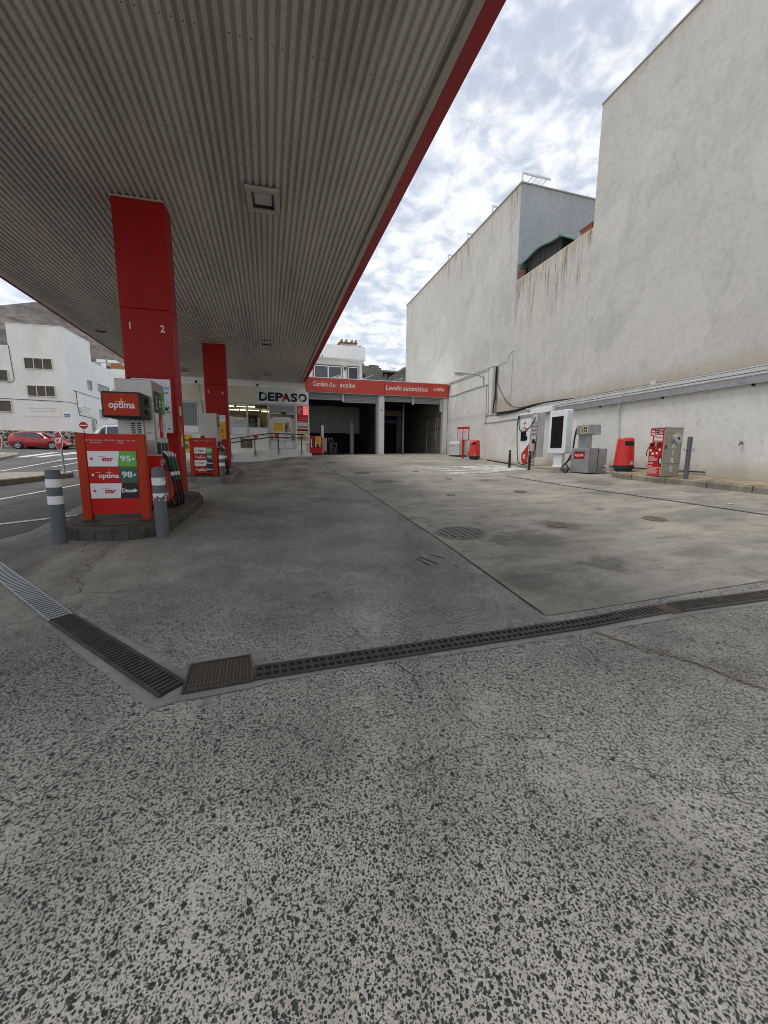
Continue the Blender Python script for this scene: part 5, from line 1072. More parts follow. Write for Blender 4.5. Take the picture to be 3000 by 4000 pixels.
island([(-2.25, 11.74), (-1.25, 11.64), (-1.10, 11.9), (-1.02, 12.5), (-.98, 14), (-1.02, 16), (-1.2, 16.9), (-1.8, 17.1), (-2.4, 16.8), (-2.5, 14), (-2.45, 12.2)], 'grey kerbed island under the second pump and column', K['kerb_grey'], K['isle_pave'])

# ------------------------------------------------------------------ columns
def column(x, y, n1, n2, label, poster, z0):
    r = thing('canopy_column', label, 'column', (x, y, z0), SK, 'red columns of the canopy'); H = CZ-z0-.002
    hw, dp = .38, .38
    MB().box(-.30, .30, .05, .33, 0, .072).build('foot', K['dark'], r)
    sp = .12
    f = MB().box(-hw, hw, 0, dp, .075, 3.10); f.build('lower_cladding', K['red'], r, bevel=.012)
    MB().box(-hw, hw, .003, dp-.003, 3.104, H).build('upper_cladding', K['red'], r, bevel=.008)
    MB().box(-hw-.01, hw+.01, -.01, dp+.01, H-.025, H).build('collar', K['trim'], r)
    lettering(r, n1, -.245, 2.82, -.001, .155, K['whp'], name='number', bold=.001); lettering(r, n2, .235, 2.80, -.001, .155, K['whp'], name='number', bold=.001)
    fr = MB(); a0, a1, b0, b1 = -.345, .345, 1.06, 2.05
    for q in ((a0, a1, b1-.05, b1), (a0, a1, b0, b0+.05), (a0, a0+.045, b0+.05, b1-.05), (a1-.045, a1, b0+.05, b1-.05)): fr.box(q[0], q[1], -.03, -.001, q[2], q[3])
    fr.build('poster_frame', K['red'], r, bevel=.01)
    if poster == 'white':
        MB().box(-.298, .298, -.012, -.001, 1.112, 1.998).build('poster', K['whm'], r)
        lettering(r, 'gow', .20, 1.86, -.0125, .13, K['sky'], .16, bold=.001)
        f = MB(); f.box(.165, .18, -.014, -.0125, 1.915, 1.93); f.box(.215, .23, -.014, -.0125, 1.915, 1.93); f.build('dots', K['sky'], r)
        lettering(r, 'Gow.', .21, 1.775, -.0125, .06, K['navy'], .10, bold=.001); lettering(r, 'gow', .17, 1.52, -.0125, .13, K['navy'], .17, bold=.004)
        f = MB(); lines(f, .20, .28, 1.455, -.0125, 1, .008, ragged=False); lines(f, -.2, .27, 1.15, -.0125, 2, .006, .014)
        for xx in (.17, .235): f.cyl((xx, -.014, 1.18), (xx, -.0125, 1.18), .014, n=10)
        f.build('print', K['blk'], r)
    else:
        MB().box(-.298, .298, -.012, -.001, 1.112, 1.998).build('poster', K['yel'], r); MB().prism([(-.297, 1.997), (.297, 1.997), (.297, 1.78), (.1, 1.74), (-.297, 1.55)], 'y', -.015, -.0125).build('pale_corner', K['whp'], r)
        f = MB(); f.cyl((-.06, -.019, 1.70), (-.06, -.0155, 1.70), .09, n=18); f.build('badge', K['dgrn'], r); lettering(r, '€0', -.05, 1.71, -.0195, .08, K['whp'], .1)
        f = MB(); f.prism([(-.10, 1.25), (-.02, 1.25), (-.02, 1.58), (-.06, 1.62), (-.10, 1.58)], 'y', -.019, -.0155); f.build('bottle_picture', K['brown'], r)
        lettering(r, 'Dto./', .14, 1.46, -.0125, .07, K['blk'], .15, bold=.002); lettering(r, 'Litro*', .15, 1.39, -.0125, .07, K['blk'], .17, bold=.002); lettering(r, 'gow', .20, 1.92, -.0155, .06, K['navy'], .1)
        f = MB(); lines(f, .02, .25, 1.22, -.0125, 1, .012); f.build('print', K['blk'], r)
    # stickers on the side that faces the forecourt
    f = MB(); f.box(hw, hw+.002, .10, .26, 1.42, 1.58); f.box(hw, hw+.002, .12, .24, .88, 1.08); f.build('sticker', K['cream_p'], r)
    f = MB(); f.box(hw, hw+.002, .12, .15, 1.1, 1.3); f.box(hw, hw+.002, .20, .23, 1.08, 1.22); f.build('sticker', K['yel'], r)
    return r
column(-1.845, 7.64, '1', '2', 'red canopy column marked 1 and 2 with a white poster', 'white', g(-1.8, 7.7)+.165)
column(-1.77, 16.05, '3', '4', 'red canopy column marked 3 and 4 with a yellow poster', 'yellow', g(-1.8, 16)+.165)

# ------------------------------------------------------------------ price guards in front of the pumps
def guard(x, y, rows, label, w_, h):
    r = thing('pump_sign', label, 'sign', (x, y, g(x, y)+.165), SK, 'red price guards before the pumps'); hw = w_/2; pw = .10
    for s_ in (-1, 1):
        q = MB().box(min(s_*hw, s_*(hw-pw)), max(s_*hw, s_*(hw-pw)), 0, .085, .012, h).build('post', K['redo'], r, bevel=.006)
        MB().box(s_*(hw-pw/2)-.08, s_*(hw-pw/2)+.08, -.03, .12, 0, .01).build('foot', K['rust'], q)
    i0 = hw-pw-.003; MB().box(-i0, i0, .012, .07, .085, h-.004).build('panel', K['redp'], r)
    k = h/1.11; y = .0115
    n = len(rows); top, bot = (.89, .278) if n == 3 else (.83, .10); step = (top-bot)/n
    for i, (kind, num, nc) in enumerate(rows):
        z1 = (top-step*i)*k; z0 = (top-step*(i+1)+.012)*k; zc = (z0+z1)/2; sl_ = .014 if i % 2 else -.014; cx = .07
        MB().prism([(-i0+.008, z0), (cx+sl_, z0), (cx-sl_, z1), (-i0+.008, z1)], 'y', y-.004, y-.001).build('price_panel', K['whp'] if kind == 'star' else (K['redp'] if i < 3 else K['redo']), r)
        MB().prism([(cx+sl_+.003, z0), (i0-.008, z0), (i0-.008, z1), (cx-sl_+.003, z1)], 'y', y-.004, y-.001).build('grade_panel', K[nc], r)
        f = MB(); tri(f, -i0+.045, zc, .034, y-.005, True); f.build('arrow', K['redp'] if kind == 'star' else K['whp'], r); f = MB(); tri(f, i0-.035, zc, .034, y-.005, False); f.build('arrow', K['whp'], r)
        if kind == 'star':
            lettering(r, 'star', -.055, zc-.004, y-.005, .085, K['redp'], .125, bold=.002); f = MB(); f.box(-.15, -.105, y-.007, y-.005, zc+.027, zc+.031); f.prism([(-.10, zc+.027), (-.085, zc+.027), (-.082, zc+.031), (-.10, zc+.031)], 'y', y-.007, y-.005); f.build('print', K['redp'], r)
        else:
            lettering(r, 'optima', -.055, zc-.012, y-.005, .085, K['whp'], .23, bold=.002)
            f = MB(); f.prism([(-.052, zc+.02), (-.046, zc+.07), (-.040, zc+.02)], 'y', y-.008, y-.0055); f.prism([(-.10, zc+.028), (-.046, zc+.032), (.0, zc+.028), (-.046, zc+.024)], 'y', y-.008, y-.0055); f.cyl((-.046, y-.008, zc+.03), (-.046, y-.0055, zc+.03), .009, n=10); f.build('star', K['star'], r)
            f = MB(); f.box(-.20, -.15, y-.007, y-.005, zc+.027, zc+.031); f.build('print', K['whp'], r)
        lettering(r, num, .155, zc, y-.005, .105 if len(num) < 3 else .068, K['whp'], .12 if len(num) < 3 else .15, bold=.002)
    z = 1.01*k
    for t, x_, zz, w2 in (('Servicio atendido', -.185, z+.018, .19), ('Full service', -.165, z-.012, .12), ('6:00h a 22:00h', -.015, z+.015, .11), ('Prepago', .105, z+.018, .085), ('Prepay', .112, z-.012, .07), ('22:00h a 6:00h', .225, z+.015, .11)):
        lettering(r, t, x_, zz, y-.001, .026, K['ppr'], w2)
    return r
guard(-1.905, 5.79, (('star', '95', 'grn'), ('optima', '98', 'dgrn'), ('star', 'Diesel', 'blk')), 'red price guard with three fuel rows standing before the nearest pump', .77, 1.11)
sg = guard(-1.73, 12.0, (('star', '95', 'grn'), ('optima', '98', 'dgrn'), ('star', 'Diesel', 'blk'), ('optima', 'Diesel', 'blk')), 'red price guard with four fuel rows standing before the second pump', .69, 1.06)
MB().box(-.05, .05, .03, .10, 1.06, 1.12).build('clip', K['redc'], sg)
r = thing('red_pipe', 'short red pipe lying on the island under the four-row price guard', 'pipe', (-1.78, 12.2, g(-1.78, 12.2)+.21)); MB().tube([(-.22, 0, 0), (.10, .02, 0), (.42, .05, 0)], .035).build('tube', K['redo'], r, smooth=True)
r = bpy.data.objects['red_pipe']; MB().box(-.05, .02, -.03, .06, -.035, .05).build('clamp', K['blackm'], r)

# ------------------------------------------------------------------ fuel pumps (long side towards the forecourt, narrow end towards the camera)
def pump(x, y, label, head):
    z0 = g(x, y)+.165; r = thing('fuel_pump', label, 'fuel pump', (x, y, z0), SK, 'fuel pumps under the canopy')
    H = 1.86 if head else 1.80; w_ = .235; d = .56
    MB().box(-w_-.02, w_+.045, -.02, d+.02, .06, .80).build('cabinet', K['redc' if not head else 'redp'], r, bevel=.008); MB().box(-w_-.01, w_+.03, .0, d, 0, .058).build('base', K['dark'], r)
    MB().box(-w_, w_, 0, d, .803, H).build('housing', K['steel'], r, bevel=.008)
    MB().box(-w_-.015, w_+.05, -.025, d+.02, .795, .82).build('ledge', K['grey_w'], r)
    if head:
        hd = MB().box(-.275, .20, -.36, .22, 1.30, 1.635).build('display_head', K['black'], r, bevel=.02, seg=3)
        MB().box(-.245, .172, -.366, -.3605, 1.325, 1.61).build('light_box', K['redo'], hd)
        lettering(hd, 'optima', -.03, 1.46, -.367, .125, K['whp'], .31, bold=.003)
        f = MB(); f.prism([(-.041, 1.485), (-.030, 1.565), (-.019, 1.485)], 'y', -.371, -.3665); f.prism([(-.115, 1.502), (-.03, 1.507), (.055, 1.502), (-.03, 1.497)], 'y', -.371, -.3665); f.cyl((-.03, -.371, 1.502), (-.03, -.3665, 1.502), .014, n=12); f.build('star', K['star'], hd)
        f = MB(); f.box(.2005, .204, -.24, -.15, 1.36, 1.42); f.box(.2005, .204, -.10, -.02, 1.36, 1.41); f.box(.2005, .204, .02, .10, 1.37, 1.43); f.box(.2005, .204, -.22, .12, 1.48, 1.585); f.build('display', K['screen'], hd)
        f = MB(); f.box(.2005, .206, .135, .175, 1.51, 1.58); f.build('button', K['redp'], hd); f = MB(); f.box(.2005, .206, .10, .15, 1.59, 1.605); f.box(.2005, .206, -.08, -.05, 1.43, 1.45); f.build('print', K['ppr'], hd)
        f = MB(); f.box(-.08, .085, -.012, -.002, .83, 1.29); f.build('grille_plate', K['steel'], r)
        f = MB()
        for i in range(16): f.box(-.06, -.01, -.0145, -.0125, .85+.026*i, .864+.026*i); f.box(.015, .068, -.0145, -.0125, .85+.026*i, .864+.026*i)
        f.build('grille', K['dark'], r)
        MB().box(-.20, -.10, -.006, -.001, .93, 1.08).build('notice', K['ppr'], r); MB().box(.125, .215, -.006, -.001, 1.02, 1.17).build('notice', K['ppr'], r); f = MB(); lines(f, .14, .2, 1.15, -.0065, 3, .004, .02); lines(f, -.19, -.12, 1.05, -.0065, 4, .003, .02); f.build('print', K['blk'], r)
        MB().tube([(.095, -.02, .83), (.092, -.02, 1.29)], .008, 6).build('rod', K['galv2'], r)
    else:
        MB().cyl((-.10, -.003, .96), (-.10, -.001, .96), .014).build('lock', K['blk'], r)
    S = w_
    for i, (c1, t1, c2) in enumerate((('blk', 'Diesel', 'whp'), ('dgrn', '98', 'redp'), ('grn', '95', 'whp'))):
        y0 = .07+.165*i; 
        MB().box(S, S+.006, y0, y0+.135, 1.42, 1.72).build('grade_panel', K[c1], r); MB().box(S, S+.006, y0, y0+.135, 1.06, 1.415).build('product_panel', K[c2], r); MB().box(S, S+.02, y0, y0+.135, .99, 1.055).build('catch', K['ppr'], r)
        o = lettering(r, t1, 0, 0, 0, .09, K['whp'], .2 if i == 0 else .11, name='lettering'); o.data.transform(Matrix.Translation((S+.007, y0+.068, 1.56)) @ Matrix.Rotation(R_(90), 4, 'Z') @ Matrix.Rotation(R_(-90), 4, 'Y'))
        o = lettering(r, 'optima' if i == 1 else 'star', 0, 0, 0, .07, K['whp' if i == 1 else 'redp'], .18 if i == 1 else .11); o.data.transform(Matrix.Translation((S+.007, y0+.068, 1.24)) @ Matrix.Rotation(R_(90), 4, 'Z') @ Matrix.Rotation(R_(-90), 4, 'Y'))
        MB().box(S-.0, S+.012, y0+.01, y0+.125, .55, .985).build('holster', K['black'], r)
        yc = y0+.068
        nz = MB().loft([[(S+.06+ox, yc+oy, .80+oz) for ox, oy, oz in ((-.03, -.02, .06), (-.03, .02, .06), (.03, .02, .0), (.03, -.02, .0))], [(S+.10+ox, yc+oy, .72+oz) for ox, oy, oz in ((-.035, -.022, .05), (-.035, .022, .05), (.035, .022, 0), (.035, -.022, 0))], [(S+.145+ox, yc+oy, .56+oz) for ox, oy, oz in ((-.025, -.018, 0), (-.025, .018, 0), (.025, .018, 0), (.025, -.018, 0))]]).build('nozzle', K['dgrn'] if i else K['black'], r, bevel=.008)
        MB().tube(catmull([(S+.01, yc, .70), (S+.04, yc, .84), (S+.07, yc, .85), (S+.11, yc, .80)]), .016).build('spout', K['galv2'], nz, smooth=True)
        MB().tube([(S+.07, yc, .70), (S+.055, yc, .64), (S+.09, yc, .58), (S+.13, yc, .58)], .008, 6).build('trigger', K['blackm'], nz); MB().cyl((S+.128, yc-.0, .80), (S+.132, yc, .80), .03, n=14).build('badge', K['whp'], nz)
        MB().cyl((S+.146, yc, .555), (S+.156, yc, .50), .022).build('swivel', K['whp'], nz); MB().cyl((S+.157, yc, .495), (S+.165, yc, .43), .024).build('sleeve', K['dgrn'] if i else K['blk'], nz)
        MB().tube(catmull([(S+.166, yc, .43), (S+.185, yc+.0, .3), (S+.20, yc+.02, .16), (S+.19, yc+.04, .07), (S+.15, yc+.05, .025), (S+.10, yc+.04, .03+.01*i), (S+.055, yc+.02, .10+.02*i)]), .017).build('hose', K['rub'], r, smooth=True)
        MB().box(S+.046, S+.054, y0-.0, y0+.01, .09, 1.0).build('trim_rail', K['steel'], r)
    for t, z, w2 in (('CEPSA', .69, .26), ('optima', .22, .32)):
        o = lettering(r, t, 0, 0, 0, .12, K['ppr'], w2, bold=.003); o.data.transform(Matrix.Translation((S+.0465, .13, z)) @ Matrix.Rotation(R_(90), 4, 'Z'))
    return r
pump(-1.785, 6.45, 'nearest fuel pump, with a black display head and three hanging hoses', True)
pump(-1.655, 12.75, 'second fuel pump, a plain grey steel end behind the four-row price guard', False)

# ------------------------------------------------------------------ bollards
K['peel'] = (lambda t: t.done(t.mix(t.rng(t.noise(9, 6, .7).outputs[0], .50, .54), (.70, .71, .74), (.12, .125, .14))))(Tree('peeling_white', .6))
def bollard(x, y, label, dome, peel=False):
    r = thing('bollard', label, 'bollard', (x, y, g(x, y)), 0, 'grey bollards guarding the pumps')
    pr = [(.0, -.05), (.072, -.05), (.072, .845), (.068, .858), (.0, .872 if dome else .860)]
    if dome: pr = [(.0, -.05), (.074, -.05), (.074, .82), (.066, .86), (.04, .885), (.0, .893)]
    MB().lathe(pr, n=28).build('post', K['boll'], r, smooth=True)
    for a, b in ((.66, .755), (.465, .56)): MB().lathe([(.0743 if dome else .0723, a), (.0765 if dome else .0745, a+.002), (.0765 if dome else .0745, b-.002), (.0743 if dome else .0723, b)], n=28).build('white_band', K['peel'] if peel else K['whp'], r, smooth=True)
    return r
bollard(-2.375, 5.385, 'grey bollard with two clean white bands left of the nearest price guard', False)
bollard(-1.315, 5.46, 'grey bollard with peeling white bands right of the nearest price guard', True, True)
bollard(-1.20, 11.5, 'grey bollard with white bands at the corner of the second pump island', False)
# ------------------------------------------------------------------ houses behind the garage
r = thing('terrace_house', 'white two storey house with a blank balcony front behind the garage', 'house', (0, 30, 0))
MB().box(-3.5, 7.06, 0, 8, 3, 8.26).build('wall', K['white'], r); MB().box(-3.5, 7.14, -.75, 8, 8.263, 8.30).build('balcony_floor', K['white'], r)
MB().box(-3.5, 7.14, -.75, -.6, 8.303, 9.2).build('balcony_wall', K['whites'], r, bevel=.01); MB().box(6.99, 7.14, -.597, 8, 8.303, 9.2).build('balcony_side_wall', K['whites'], r)
w_ = frame(r, 3.36, 5.56, 6.2, 7.93, .07, -.05, -.002, 'wood'); frame(w_, 3.44, 5.48, 6.2, 7.855, .055, -.07, -.052, 'whm', 'inner_frame'); MB().box(4.44, 4.52, -.07, -.052, 6.2, 7.8).build('mullion', K['whm'], w_); MB().box(3.49, 5.43, -.048, -.03, 6.2, 7.8).build('pane', K['gd'], w_)
w_ = frame(r, 5.88, 6.82, 5.6, 7.95, .06, -.05, -.002, 'wood', 'door'); frame(w_, 5.945, 6.755, 5.6, 7.885, .06, -.07, -.052, 'whm', 'inner_frame'); MB().box(6.0, 6.7, -.048, -.03, 5.6, 7.83).build('pane', K['gd'], w_)
MB().lathe([(.02, -.16), (.06, -.08), (.07, .06), (.03, .10), (.0, .14)], (5.73, -.10, 7.74), 8).build('wall_lantern', K['blackm'], r)
MB().box(4.4, 5.55, 2, 6, 8.3, 9.62).build('roof_room', K['white'], r); MB().box(5.57, 6.78, .6, 3, 8.3, 9.72).build('stair_room', K['white'], r); MB().box(4.35, 5.55, 1.95, 6.05, 9.623, 9.66).build('roof_edge', K['grey_w'], r)
w_ = frame(r, 5.66, 6.27, 9.0, 9.58, .05, .56, .598, 'wood'); MB().box(5.71, 6.22, .585, .597, 9.05, 9.53).build('pane', K['blk'], w_)
f = MB()
for i in range(5): f.box(5.73+.105*i, 5.77+.105*i, .565, .583, 9.05, 9.53)
f.build('bars', K['whm'], w_)
f = MB()
for i in range(9): f.cyl((5.50+.155*i, .45, 9.73), (5.50+.155*i, 3.0, 9.95), .075, n=8)
f.build('tiled_roof', K['terra'], r)
f = MB()
for x in (5.62, 5.98, 6.40, 6.7): f.box(x-.08, x+.08, .5, .7, 9.80, 9.98)
f.build('ridge_stones', K['grey_w'], r)
f = MB()
for i in range(5): f.cyl((5.42-.09*i, .7+.6*i, 9.70-.11*i), (5.55-.09*i, .7+.6*i, 9.74-.11*i), .08, n=6)
f.build('roof_verge', K['terra'], r)
MB().box(6.82, 7.08, .9, 1.6, 8.3, 9.55).build('chimney', K['grey_w'], r); MB().prism([(6.74, 9.56), (7.18, 9.60), (7.16, 9.66), (6.74, 9.62)], 'y', .8, 1.7).build('chimney_cap', K['blackm'], r)
MB().box(3.95, 4.0, -.80, -.752, 8.33, 8.40).build('hook', K['dark'], r)
r = thing('ruined_wall', 'ragged grey concrete block wall of an unfinished house behind the garage', 'wall', (0, 38, 0))
st = [(8.9, 3), (8.9, 10.05), (9.12, 10.05), (9.12, 9.86), (9.7, 9.84), (9.7, 9.70), (9.9, 9.72), (9.9, 9.9), (10.2, 9.98), (10.62, 9.93), (10.62, 9.74), (10.85, 9.74), (10.85, 9.58), (11.0, 9.56), (11.0, 8.9), (11.25, 8.9), (11.25, 9.2), (11.4, 9.2), (11.4, 3)]
MB().prism(st, 'y', 0, .2).build('block_wall', K['block'], r); MB().box(11.0, 12.6, .3, 3, 3, 9.2).build('inner_room', K['in_dk'], r); MB().box(10.98, 12.7, -.1, 3, 9.42, 9.56).build('roof_slab', K['grey_w'], r); MB().box(9.06, 9.2, -.03, -.002, 8.6, 9.1).build('opening', K['dark'], r)
MB().lathe([(.45, 9.9), (.5, 9.95), (.5, 10.05), (.3, 10.1), (.0, 10.1)], (10.25, .8, 0), 16).build('water_tank', K['blackm'], r)
r = thing('block_side_wall', 'weathered sloping block wall beside the ragged ruin', 'wall', (11.2, 36.8, 0))
MB().prism([(0, 3), (0, 8.55), (1.9, 9.78), (1.9, 3)], 'y', 0, .2).build('block_wall', K['block'], r); MB().prism([(-.02, 8.56), (1.92, 9.80), (1.92, 9.85), (-.02, 8.61)], 'y', -.03, .22).build('coping', K['grey_w'], r)
r = thing('pink_house', 'narrow strip of a pale pinkish house beside the tall block', 'house', (12.9, 37.2, 0))
MB().box(0, 4, 0, 5, 3, 9.75).build('wall', K['pink'], r); MB().box(-.03, 4, -.03, 5, 9.753, 9.80).build('coping', K['grey_w'], r); w_ = frame(r, .30, .95, 7.9, 8.85, .06, -.03, -.002, 'whm'); MB().box(.36, .89, -.02, -.004, 7.96, 8.79).build('pane', K['gd'], w_); MB().box(.36, .89, -.03, -.021, 8.35, 8.41).build('bar', K['whm'], w_)
for i, (x, y, z0, z1, lb) in enumerate(((11.9, 38.5, 9.5, 10.52, 'tall thin roof aerial above the ruined block wall'), (12.55, 39, 9.5, 10.05, 'low roof aerial with upright prongs beside the taller one'))):
    r = thing('aerial', lb, 'aerial', (x, y, z0), 0, 'roof aerials behind the garage'); h = z1-z0
    MB().tube([(0, 0, 0), (0, 0, h)], .014, 6).build('mast', K['galv'], r); f = MB(); f.tube([(-.25, 0, h*.93), (.25, .05, h*.93)], .01, 5)
    for k in range(-2, 3): f.tube([(k*.11, -.1, h*.93+(.15 if i else 0)), (k*.11, .1, h*.93-(.15 if i else 0))], .008, 4)
    f.build('elements', K['galv'], r)

# ------------------------------------------------------------------ across the street on the left
CX, CY = -16.87, 42.5
r = thing('white_building', 'large white block building with strip windows at the street corner', 'building', (CX, CY, 0), SK)
MB().box(-4.12, 0, 0, 4.85, 3.27, 12.2).build('front_wall', K['whiteb'], r)
MB().box(.001, .02, .0, 4.85, 3.25, 12.19).build('side_wall', K['whites'], r); MB().box(-16, -4.123, .02, 10, 3.27, 10.43).build('wing_wall', K['whiteb'], r)
MB().box(-6, .018, 4.853, 12.1, 2.6, 10.4).build('side_wing_wall', K['whites'], r)
MB().box(-4.14, .04, -.03, 4.87, 12.203, 12.25).build('coping', K['whites'], r)
def louvre(x0, x1, z0, z1, n, side=False):
    w_ = MB(); 
    if not side:
        w_.box(x0, x1, -.02, -.003, z0, z1); o = w_.build('window', K['gd'], r); f = MB()
        for i in range(int((z1-z0)/.11)): z = z0+.05+.11*i; f.add([(x0+.03, -.022, z+.06), (x1-.03, -.022, z+.06), (x1-.03, -.07, z), (x0+.03, -.07, z)], [(0, 1, 2, 3)])
        f.build('louvre', K['brown'], o); f = MB(); f.box(x0-.05, x1+.05, -.09, -.003, z0-.05, z0); f.box(x0-.05, x1+.05, -.09, -.003, z1, z1+.04); f.box(x0-.05, x0, -.09, -.003, z0, z1); f.box(x1, x1+.05, -.09, -.003, z0, z1)
        for i in range(1, n): x = x0+(x1-x0)*i/n; f.box(x-.03, x+.03, -.085, -.003, z0, z1)
        f.build('frame', K['cream'], o)
    else:
        w_.box(.022, .035, x0, x1, z0, z1); o = w_.build('window', K['gd2'], r); f = MB(); f.box(.022, .09, x0-.05, x0, z0, z1); f.box(.022, .09, x1, x1+.05, z0, z1); f.box(.022, .09, x0-.05, x1+.05, z1, z1+.04); f.box(.022, .09, x0-.05, x1+.05, z0-.05, z0)
        for i in range(1, n): y = x0+(x1-x0)*i/n; f.box(.036, .07, y-.03, y+.03, z0, z1)
        for i in range(1, 5): z = z0+(z1-z0)*i/5; f.box(.036, .05, x0, x1, z-.015, z+.015)
        f.build('frame', K['ltgr'], o)
for a, b in ((8.60, 9.45), (6.29, 7.15)): louvre(-3.03, -1.02, a, b, 3)
louvre(-6.2, -4.38, 7.46, 8.34, 3); louvre(-6.3, -4.40, 4.88, 5.78, 2)
for a in ((3.65, 4.4, 7.58, 8.40, 1), (5.8, 8.3, 7.75, 8.42, 4), (9.4, 11.5, 7.75, 8.40, 3), (5.65, 7.3, 5.03, 5.83, 3)): louvre(*a, side=True)
MB().box(.022, .05, 3.75, 4.4, 2.6, 4.65).build('door', K['grey_w'], r)
MB().box(-3.42, -.78, -.03, -.003, 4.55, 5.76).build('name_board', K['whiteb'], r)
lettering(r, 'Colección de vehículos antiguos', -2.12, 5.24, -.031, .20, K['grey_w'], 2.15); lettering(r, 'y clásicos de Fuerteventura', -2.12, 4.98, -.031, .20, K['grey_w'], 1.85)
MB().box(-.48, -.08, -.03, -.003, 4.54, 4.80).build('street_plate', K['blue'], r); f = MB(); lines(f, -.42, -.12, 4.70, -.031, 2, .03, .07, ragged=False); f.build('print', K['whp'], r)
MB().box(.022, .05, 1.9, 4.3, 5.0, 5.95).build('side_board', K['whites'], r); f = MB()
for i in range(3): f.box(.051, .054, 2.2, 4.0-.4*i, 5.65-.2*i, 5.70-.2*i)
f.build('print', K['grey_w'], r); MB().box(.022, .12, 1.55, 1.9, 5.2, 5.6).build('meter_box', K['cream'], r)
f = MB(); f.tube(catmull([(.05, .8, 7.0), (.05, 1.2, 6.9), (.05, 1.25, 6.2), (.05, 1.3, 5.6), (.05, 1.5, 4.9), (.05, 2.0, 4.85), (.05, 3.9, 4.8), (.05, 4.6, 4.7), (.05, 4.7, 4.3)]), .024, 5); f.tube([(.05, .8, 7.0), (.05, 5, 6.95), (.05, 12, 6.85)], .02, 5)
f.tube([(-12, -.04, 6.02), (-5, -.04, 5.98), (-1, -.04, 5.9), (.03, -.02, 5.85), (.05, 1.2, 5.85)], .022, 5); f.tube([(-4.06, -.04, 10.4), (-3.95, -.04, 7.6), (-4.1, -.04, 7.4), (-4.4, -.04, 7.35)], .022, 5); f.build('wiring', K['blk'], r)
r = thing('stone_plinth', 'rubble stone base wall under the white corner building', 'wall', (CX, CY, 0), SK)
MB().box(-20, .25, -.25, -.004, 1.2, 3.24).build('front_wall', K['rubble'], r); MB().box(.004, .25, .0, 12.2, 1.2, 3.22).build('side_wall', K['rubble'], r); MB().box(.253, .6, .5, 3.5, 1.2, 3.1).build('side_ramp', K['rubble'], r)
for i, (x0, x1, z, y, lb, mk) in enumerate(((-21.97, -17.0, 13.12, 62, 'white flat-roofed house behind the corner building', 'whites'), (-19.0, -15.5, 11.7, 58, 'low pale house with an orange wall end by the first column', 'whiteb'))):
    r = thing('white_house', lb, 'house', (x0, y, 0), SK, 'houses up the hillside'); w2 = x1-x0
    MB().box(0, w2, 0, 9, 3, z).build('wall', K[mk], r); MB().box(-.03, w2, -.03, 9, z+.003, z+.06).build('coping', K['grey_w'], r)
    if i == 0:
        MB().box(-.01, 1.35, -.02, -.003, 11.5, z-.05).build('grey_bay', K['grey_w'], r); MB().box(.45, 2.7, 1.0, 6, z, z+.62).build('roof_room', K['whites'], r)
        w_ = MB().box(2.4, 2.78, -.03, -.004, 12.02, 12.5).build('window', K['gd'], r); frame(w_, 2.36, 2.82, 11.98, 12.54, .04, -.05, -.031, 'whm', 'frame'); MB().box(1.6, 1.66, .9, .98, z, z+.6).build('blue_pipe', K['blue'], r)
        f = MB()
        for x, h in ((1.0, .35), (1.1, .3), (2.5, .8), (3.0, .5), (3.4, .6)): f.tube([(x, 1, z), (x, 1, z+h)], .02, 4)
        f.build('roof_rods', K['galv'], r)
    else:
        MB().box(.2, 3.5, -.02, -.003, 11.0, 11.69).build('band', K['whiteb'], r); MB().box(.6, 1.6, .5, 4, z, z+.8).build('roof_room', K['rust_w'], r); MB().box(.0, .58, .5, 4, z, z+.75).build('roof_room', K['grey_w'], r)
        MB().lathe([(.0, 0), (.22, .02), (.2, .2), (.0, .25)], (.5, -.1, z+.05), 10).build('roof_tank', K['blk'], r)
r = thing('grey_house', 'grey rendered house end at the far end of the side street', 'house', (-13.6, 54, 0), SK); MB().box(0, 5, 0, 6, 1.5, 5.2).build('wall', K['grey_w'], r); MB().box(-.1, 5.1, -.1, 6.1, 5.203, 5.3).build('roof', K['grey_w'], r); w_ = MB().box(1.0, 2.0, -.03, -.004, 3.2, 4.4).build('window', K['gd'], r); frame(w_, .95, 2.05, 3.15, 4.45, .05, -.05, -.031, 'cream', 'frame')

# ------------------------------------------------------------------ cars
def wheel(parent, x, y, z, rad, side):
    t = MB().lathe([(.0, -.10), (rad*.97, -.10), (rad, -.07), (rad, .07), (rad*.97, .10), (rad*.72, .10), (rad*.68, .03), (.0, .03)], n=24).build('wheel', K['tyre'], parent, smooth=True)
    t.rotation_euler = (R_(90), 0, 0); t.location = (x, y, z)
    f = MB(); s_ = .09; f.cyl((0, 0, s_-.01), (0, 0, s_+.005), rad*.20, n=12)
    for k in range(5):
        a = 2*math.pi*k/5; c, s2 = math.cos(a), math.sin(a); w2 = rad*.11
        f.add([(c*rad*.15-s2*w2, s2*rad*.15+c*w2, s_), (c*rad*.15+s2*w2, s2*rad*.15-c*w2, s_), (c*rad*.66+s2*w2*.7, s2*rad*.66-c*w2*.7, s_-.015), (c*rad*.66-s2*w2*.7, s2*rad*.66+c*w2*.7, s_-.015)], [(0, 1, 2, 3)])
    f.lathe([(rad*.60, .06), (rad*.67, .098), (rad*.72, .102), (rad*.72, .106), (rad*.66, .104), (rad*.58, .07)], n=24); f.f = [q for q in f.f if len(q) < 20]; f.m = f.m[:len(f.f)]; f.build('rim', K['rim'], t)
    o2 = MB().cyl((0, 0, .02), (0, 0, .05), rad*.64, n=20).build('brake_disc', K['blackm'], t)
